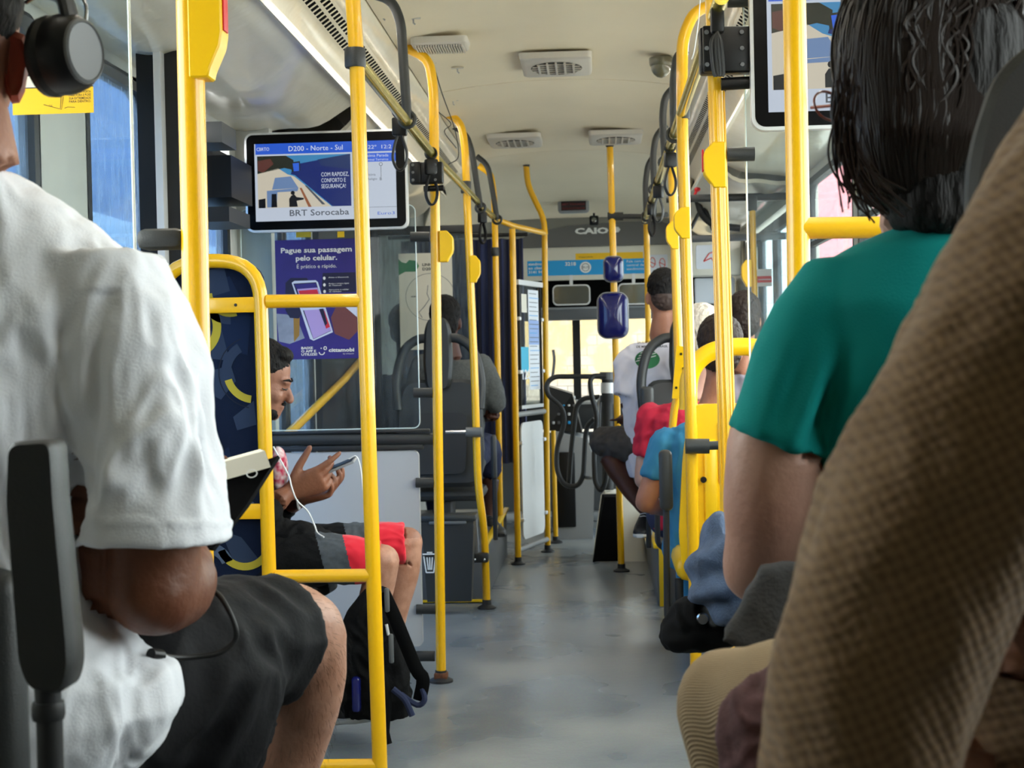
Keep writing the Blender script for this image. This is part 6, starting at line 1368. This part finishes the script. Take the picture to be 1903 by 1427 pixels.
# backpack between his feet
t = T('backpack', 'black backpack with blue trim and grey buckles standing between his feet', 'backpack', PZ(720, 1340)); mb = MB(); db = 4.72
rings_path(mb, [(P(700, 1330, db), V((.10, 0, 0)), V((0, .07, 0))), (P(690, 1290, db), V((.13, 0, 0)), V((0, .08, 0))), (P(688, 1200, db), V((.11, 0, 0)), V((0, .075, 0))), (P(692, 1130, db), V((.075, 0, 0)), V((0, .05, 0))), (P(700, 1092, db), V((.03, 0, 0)), V((0, .03, 0)))], 'x', 24, 2.3)
body('bag_body', mb, t, .006, 3, wrinkle(.010, 16), 'jacket_black')
mb = MB(); o = [P(712, 1100, 4.62), P(735, 1150, 4.62), P(772, 1240, 4.63), P(786, 1262, 4.63), P(780, 1300, 4.64)]; mb.tube(smoothpath(o, 4), .022, 'black_matte', 10, flat=.5); mb.tube(smoothpath([P(706, 1250, 4.62), P(716, 1300, 4.60), P(712, 1360, 4.58), P(716, 1384, 4.57)], 4), [.02]*9+[.022]*4, 'black_matte', 8, flat=.6); mb.build('strap', t)
mb = MB(); mb.tube(smoothpath([P(745, 1290, 4.62), P(775, 1310, 4.62), P(789, 1300, 4.62), P(784, 1280, 4.63)], 4), .009, 'navy_cloth', 8); mb.tube(smoothpath([P(730, 1280, 4.6), P(752, 1300, 4.6), P(766, 1330, 4.6)], 4), .010, 'navy_cloth', 8); mb.build('blue_trim', t)
for (x, y, h_) in ((719, 1115, 46), (727, 1205, 56)): MB().rbox(P(x, y, 4.6), (.016, .012, h_*4.6/FPX), .006, 'grey_mid').build('buckle', t)
MB().tube([P(718, 1160, 4.6), P(722, 1180, 4.6)], .005, 'alu_light', 8).build('zip_pull', t); MB().rbox(P(662, 1290, 4.63), (.028, .03, .11), .01, 'blue_bottle' if 'blue_bottle' in MATS else 'mirror_blue').build('blue_pocket', t)
# ------------------------------------------------------------------ right: man in white t-shirt on raised seat
def zone_logo(): pass
d = 7.62
t = T('person', 'man with shaved nape in a white t-shirt with a green logo on its back', 'person', (P(1215, 900, d).x, d, .74))
mb = MB(); hc = P(1232, 552, d); hf = V((-.15, .98, -.1)); Mq = head_shape(mb, hc, hf, s=1.05); limb(mb, [P(1234, 585, d), P(1232, 625, d)], [.058, .07])
torso(mb, P(1228, 835, d+.02), P(1214, 655, d), (.95, -.2, 0), (.2, 1, 0), .16, .19)
sh = P(1165, 668, d-.02); el = P(1165, 768, d-.05)
limb(mb, [sh, P(1160, 720, d-.03), el], [.058, .05, .044]); limb(mb, [el, P(1180, 790, d+.1), P(1170, 778, d+.28)], [.042, .036, .028]); hand(mb, P(1170, 778, d+.28), V((-.2, .9, .1)), V((0, 0, -1)), .4); limb(mb, [P(1270, 670, d), P(1285, 770, d+.02), P(1260, 790, d+.2)], [.058, .045, .03])
kn = P(1120, 822, d+.10); an = P(1196, 945, d-.02)
limb(mb, [P(1215, 838, d), P(1165, 828, d+.05), kn], [.085, .075, .06]); limb(mb, [kn, P(1140, 862, d+.07), P(1168, 905, d+.03), an], [.055, .056, .048, .034]); limb(mb, [P(1245, 840, d), P(1230, 830, d+.42), P(1235, 940, d+.42)], [.085, .06, .04])
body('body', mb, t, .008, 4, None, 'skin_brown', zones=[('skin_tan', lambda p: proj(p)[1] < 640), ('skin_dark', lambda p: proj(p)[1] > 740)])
hair_cap(t, hc + V((0, 0, .012)), hf, s=1.04, fade='hair_fade', low=-.02)
mb = MB(); torso(mb, P(1230, 860, d+.02), P(1214, 652, d), (.95, -.2, 0), (.2, 1, 0), .17, .195, infl=.015); limb(mb, [P(1186, 662, d), P(1168, 690, d-.02), P(1162, 735, d-.03)], [.066, .064, .062], caps=(1, 0)); limb(mb, [P(1256, 662, d), P(1280, 730, d)], [.066, .06])
body('t_shirt', mb, t, .008, 3, wrinkle(.008, 14, (1, 1, .7), 7), 'tee_white2')
# logo and lettering wrapped close to the back
M = SM(1203, 668, d-.212) ; mb = MB(); mb.flat([(22*math.cos(q)*1.05, 22*math.sin(q)*.78) for q in [k*PI/14 for k in range(28)]], 0, 'green_ink', M)
for i in range(4): mb.flat([(-22+i*3, 2+i*5-6), (16, 12+i*5-6), (16, 13.4+i*5-6), (-21+i*3, 4+i*5-6)], .6, 'white_ink', M)
mb.text('24 ANOS NO CAMPO', 6, 'black_ink', M, -18, 30, 0, w=60, bold=.02); mb.text('DE MINAS DO BRASIL', 6, 'black_ink', M, -20, 22, 0, w=58, bold=.02)
mb.build('back_print', t)
mb = MB(); limb(mb, [P(1222, 838, d), P(1170, 826, d+.05), P(1122, 820, d+.10)], [.10, .092, .078]); limb(mb, [P(1245, 842, d), P(1232, 832, d+.35)], [.095, .075]); body('shorts', mb, t, .008, 3, wrinkle(.008, 18), 'shorts_grey')
tuck_all(t)
shoe(t, P(1203, 985, d+.02), P(1190, 1002, d-.22), 'shoe_black', 'shoe_sole', 1.0)
# ------------------------------------------------------------------ left: man in grey t-shirt
d = 8.05; t = T('person', 'dark haired man in a grey t-shirt on the dark grey seat at the left', 'person', (P(835, 850, d).x, d, .72))
mb = MB(); hc = P(828, 600, d); head_shape(mb, hc, (0, 1, -.15), s=1.02); limb(mb, [P(830, 625, d), P(835, 665, d)], [.055, .07]); torso(mb, P(840, 850, d), P(840, 680, d), (1, 0, 0), (0, 1, 0), .16, .20)
limb(mb, [P(905, 690, d), P(918, 740, d-.02), P(915, 768, d)], [.058, .05, .046]); limb(mb, [P(915, 768, d), P(895, 775, d+.25)], [.044, .03]); hand(mb, P(895, 775, d+.25), V((-.3, .9, 0)), V((0, 0, -1)), .5); limb(mb, [P(780, 690, d), P(768, 768, d), P(790, 790, d+.25)], [.058, .046, .03])
limb(mb, [P(880, 850, d), P(905, 835, d+.40), P(912, 880, d+.42), P(905, 975, d+.38)], [.08, .06, .052, .032]); limb(mb, [P(810, 850, d), P(820, 835, d+.42), P(825, 950, d+.42)], [.08, .06, .032])
body('body', mb, t, .008, 4, None, 'skin_dark'); hair_cap(t, hc+V((0, 0, .012)), (0, 1, -.15), s=1.03, m='hair_black', vol=1.04)
mb = MB(); torso(mb, P(840, 860, d), P(840, 682, d), (1, 0, 0), (0, 1, 0), .17, .205, infl=.012); limb(mb, [P(893, 680, d), P(912, 715, d-.01), P(920, 748, d-.02)], [.068, .064, .060]); limb(mb, [P(785, 680, d), P(766, 748, d)], [.068, .06]); body('t_shirt', mb, t, .008, 3, wrinkle(.006, 16, (1, 1, .7), 2), 'tee_grey')
mb = MB(); limb(mb, [P(872, 850, d), P(905, 830, d+.40), P(912, 870, d+.42)], [.09, .075, .066]); limb(mb, [P(810, 850, d), P(820, 832, d+.42)], [.09, .07]); body('shorts', mb, t, .008, 3, wrinkle(.006, 16), 'navy_cloth')
tuck_all(t)
shoe(t, P(903, 990, d+.34), P(932, 1000, d+.10), 'shoe_grey', 'grey_dark', 1.0)
# ------------------------------------------------------------------ further passengers
def passenger(label, hx, hy, d, wd, hairm, shirtm, skinm='skin_tan', sleeve=True, low=-.05, seatz=.46, vol=1.05, fw=(0, 1, -.1), hs=1.0, arm=None, tp=None, lx=0.0):
    hc = P(hx, hy, d); t = T('person', label, 'person', (hc.x, d, seatz)); mb = MB(); head_shape(mb, hc, fw, s=hs)
    sc_ = V((hc.x, d, hc.z-.30)); hp_ = V((hc.x+.01, d+.02, hc.z-.76))
    if tp: sc_.x += tp; hp_.x += tp*1.4
    limb(mb, [hc+V((0, -.01, -.07)), (hc+sc_)/2 + V((0, 0, -.03)), sc_+V((0, 0, .03))], [.052, .052, .07]); torso(mb, hp_, sc_, (1, 0, 0), (0, 1, 0), wd*.82, wd)
    L_ = arm or [(-wd*.95, 0, 0), (-wd*1.18, 0, -.27), (-wd*.9, .26, -.28)]
    R_ = [(wd*.95, 0, 0), (wd*1.12, 0, -.27), (wd*.7, .26, -.28)]
    for A_ in (L_, R_):
        pts = [sc_ + V(q) + V((0, 0, -.03)) for q in A_]; limb(mb, pts[:2], [.052, .042]); limb(mb, pts[1:], [.042, .026]); hand(mb, pts[2], V((.1, .9, 0)), V((0, 0, -1)), .4, .95)
    for s in (-1, 1): limb(mb, [hp_+V((s*.08, 0, 0)), hp_+V((s*.1+lx, .40, .02)), hp_+V((s*.1+lx, .42, -.40))], [.085, .062, .036])
    body('body', mb, t, .009, 4, None, skinm)
    hair_cap(t, hc+V((0, 0, .010)), fw, s=1.03*hs, m=hairm, low=low, vol=vol)
    mb = MB(); torso(mb, hp_, sc_+V((0, 0, .0)), (1, 0, 0), (0, 1, 0), wd*.86, wd*1.0, infl=.016)
    for A_ in (L_, R_): pts = [sc_ + V(q) + V((0, 0, -.03)) for q in A_]; limb(mb, [pts[0]*1.0, pts[0].lerp(pts[1], .62)], [.066, .060], caps=(1, 0))
    body('top', mb, t, .009, 3, wrinkle(.014, 17, (1, 1, .6), hx), shirtm)
    mb = MB()
    for s in (-1, 1): limb(mb, [hp_+V((s*.08, 0, 0)), hp_+V((s*.1+lx, .38, .02))], [.10, .078]); limb(mb, [hp_+V((s*.1+lx, .40, .0)), hp_+V((s*.1+lx, .43, -.36))], [.070, .058])
    body('trousers', mb, t, .010, 3, wrinkle(.006, 14), 'blue_cloth' if shirtm == 'blue_cloth' else 'navy_cloth'); tuck_all(t); return t
passenger('woman with brown hair tied up and bare nape in blue on the yellow seat', 1338, 655, 5.85, .165, 'hair_brown', 'blue_cloth', 'skin_tan', low=-.05, vol=1.08, seatz=.45, arm=[(-.16, 0, -.02), (-.25, -.03, -.24), (-.15, .2, -.30)], tp=-.05, lx=.06)
passenger('white haired passenger in a crimson top beyond the yellow seat', 1303, 632, 6.55, .17, 'hair_grey', 'crimson_cloth', 'skin_pale', low=-.08, vol=1.18, seatz=.45, tp=-.06, lx=.22)
passenger('dark haired passenger in a mauve grey shirt by the front right window', 1382, 596, 7.5, .17, 'hair_brown', 'mauve_cloth', 'skin_tan', seatz=.5, low=-.06)
passenger('grey blond passenger seen through the glass beside the man in the grey t-shirt', 752, 612, 8.9, .14, 'hair_grey', 'jacket_black', 'skin_pale', seatz=.7, low=-.08, vol=1.12)
passenger('passenger with grey shawl partly hidden beside the nearest right window', 2250, 640, 3.4, .17, 'hair_grey', 'mauve_cloth', 'skin_pale', seatz=.45) if False else None
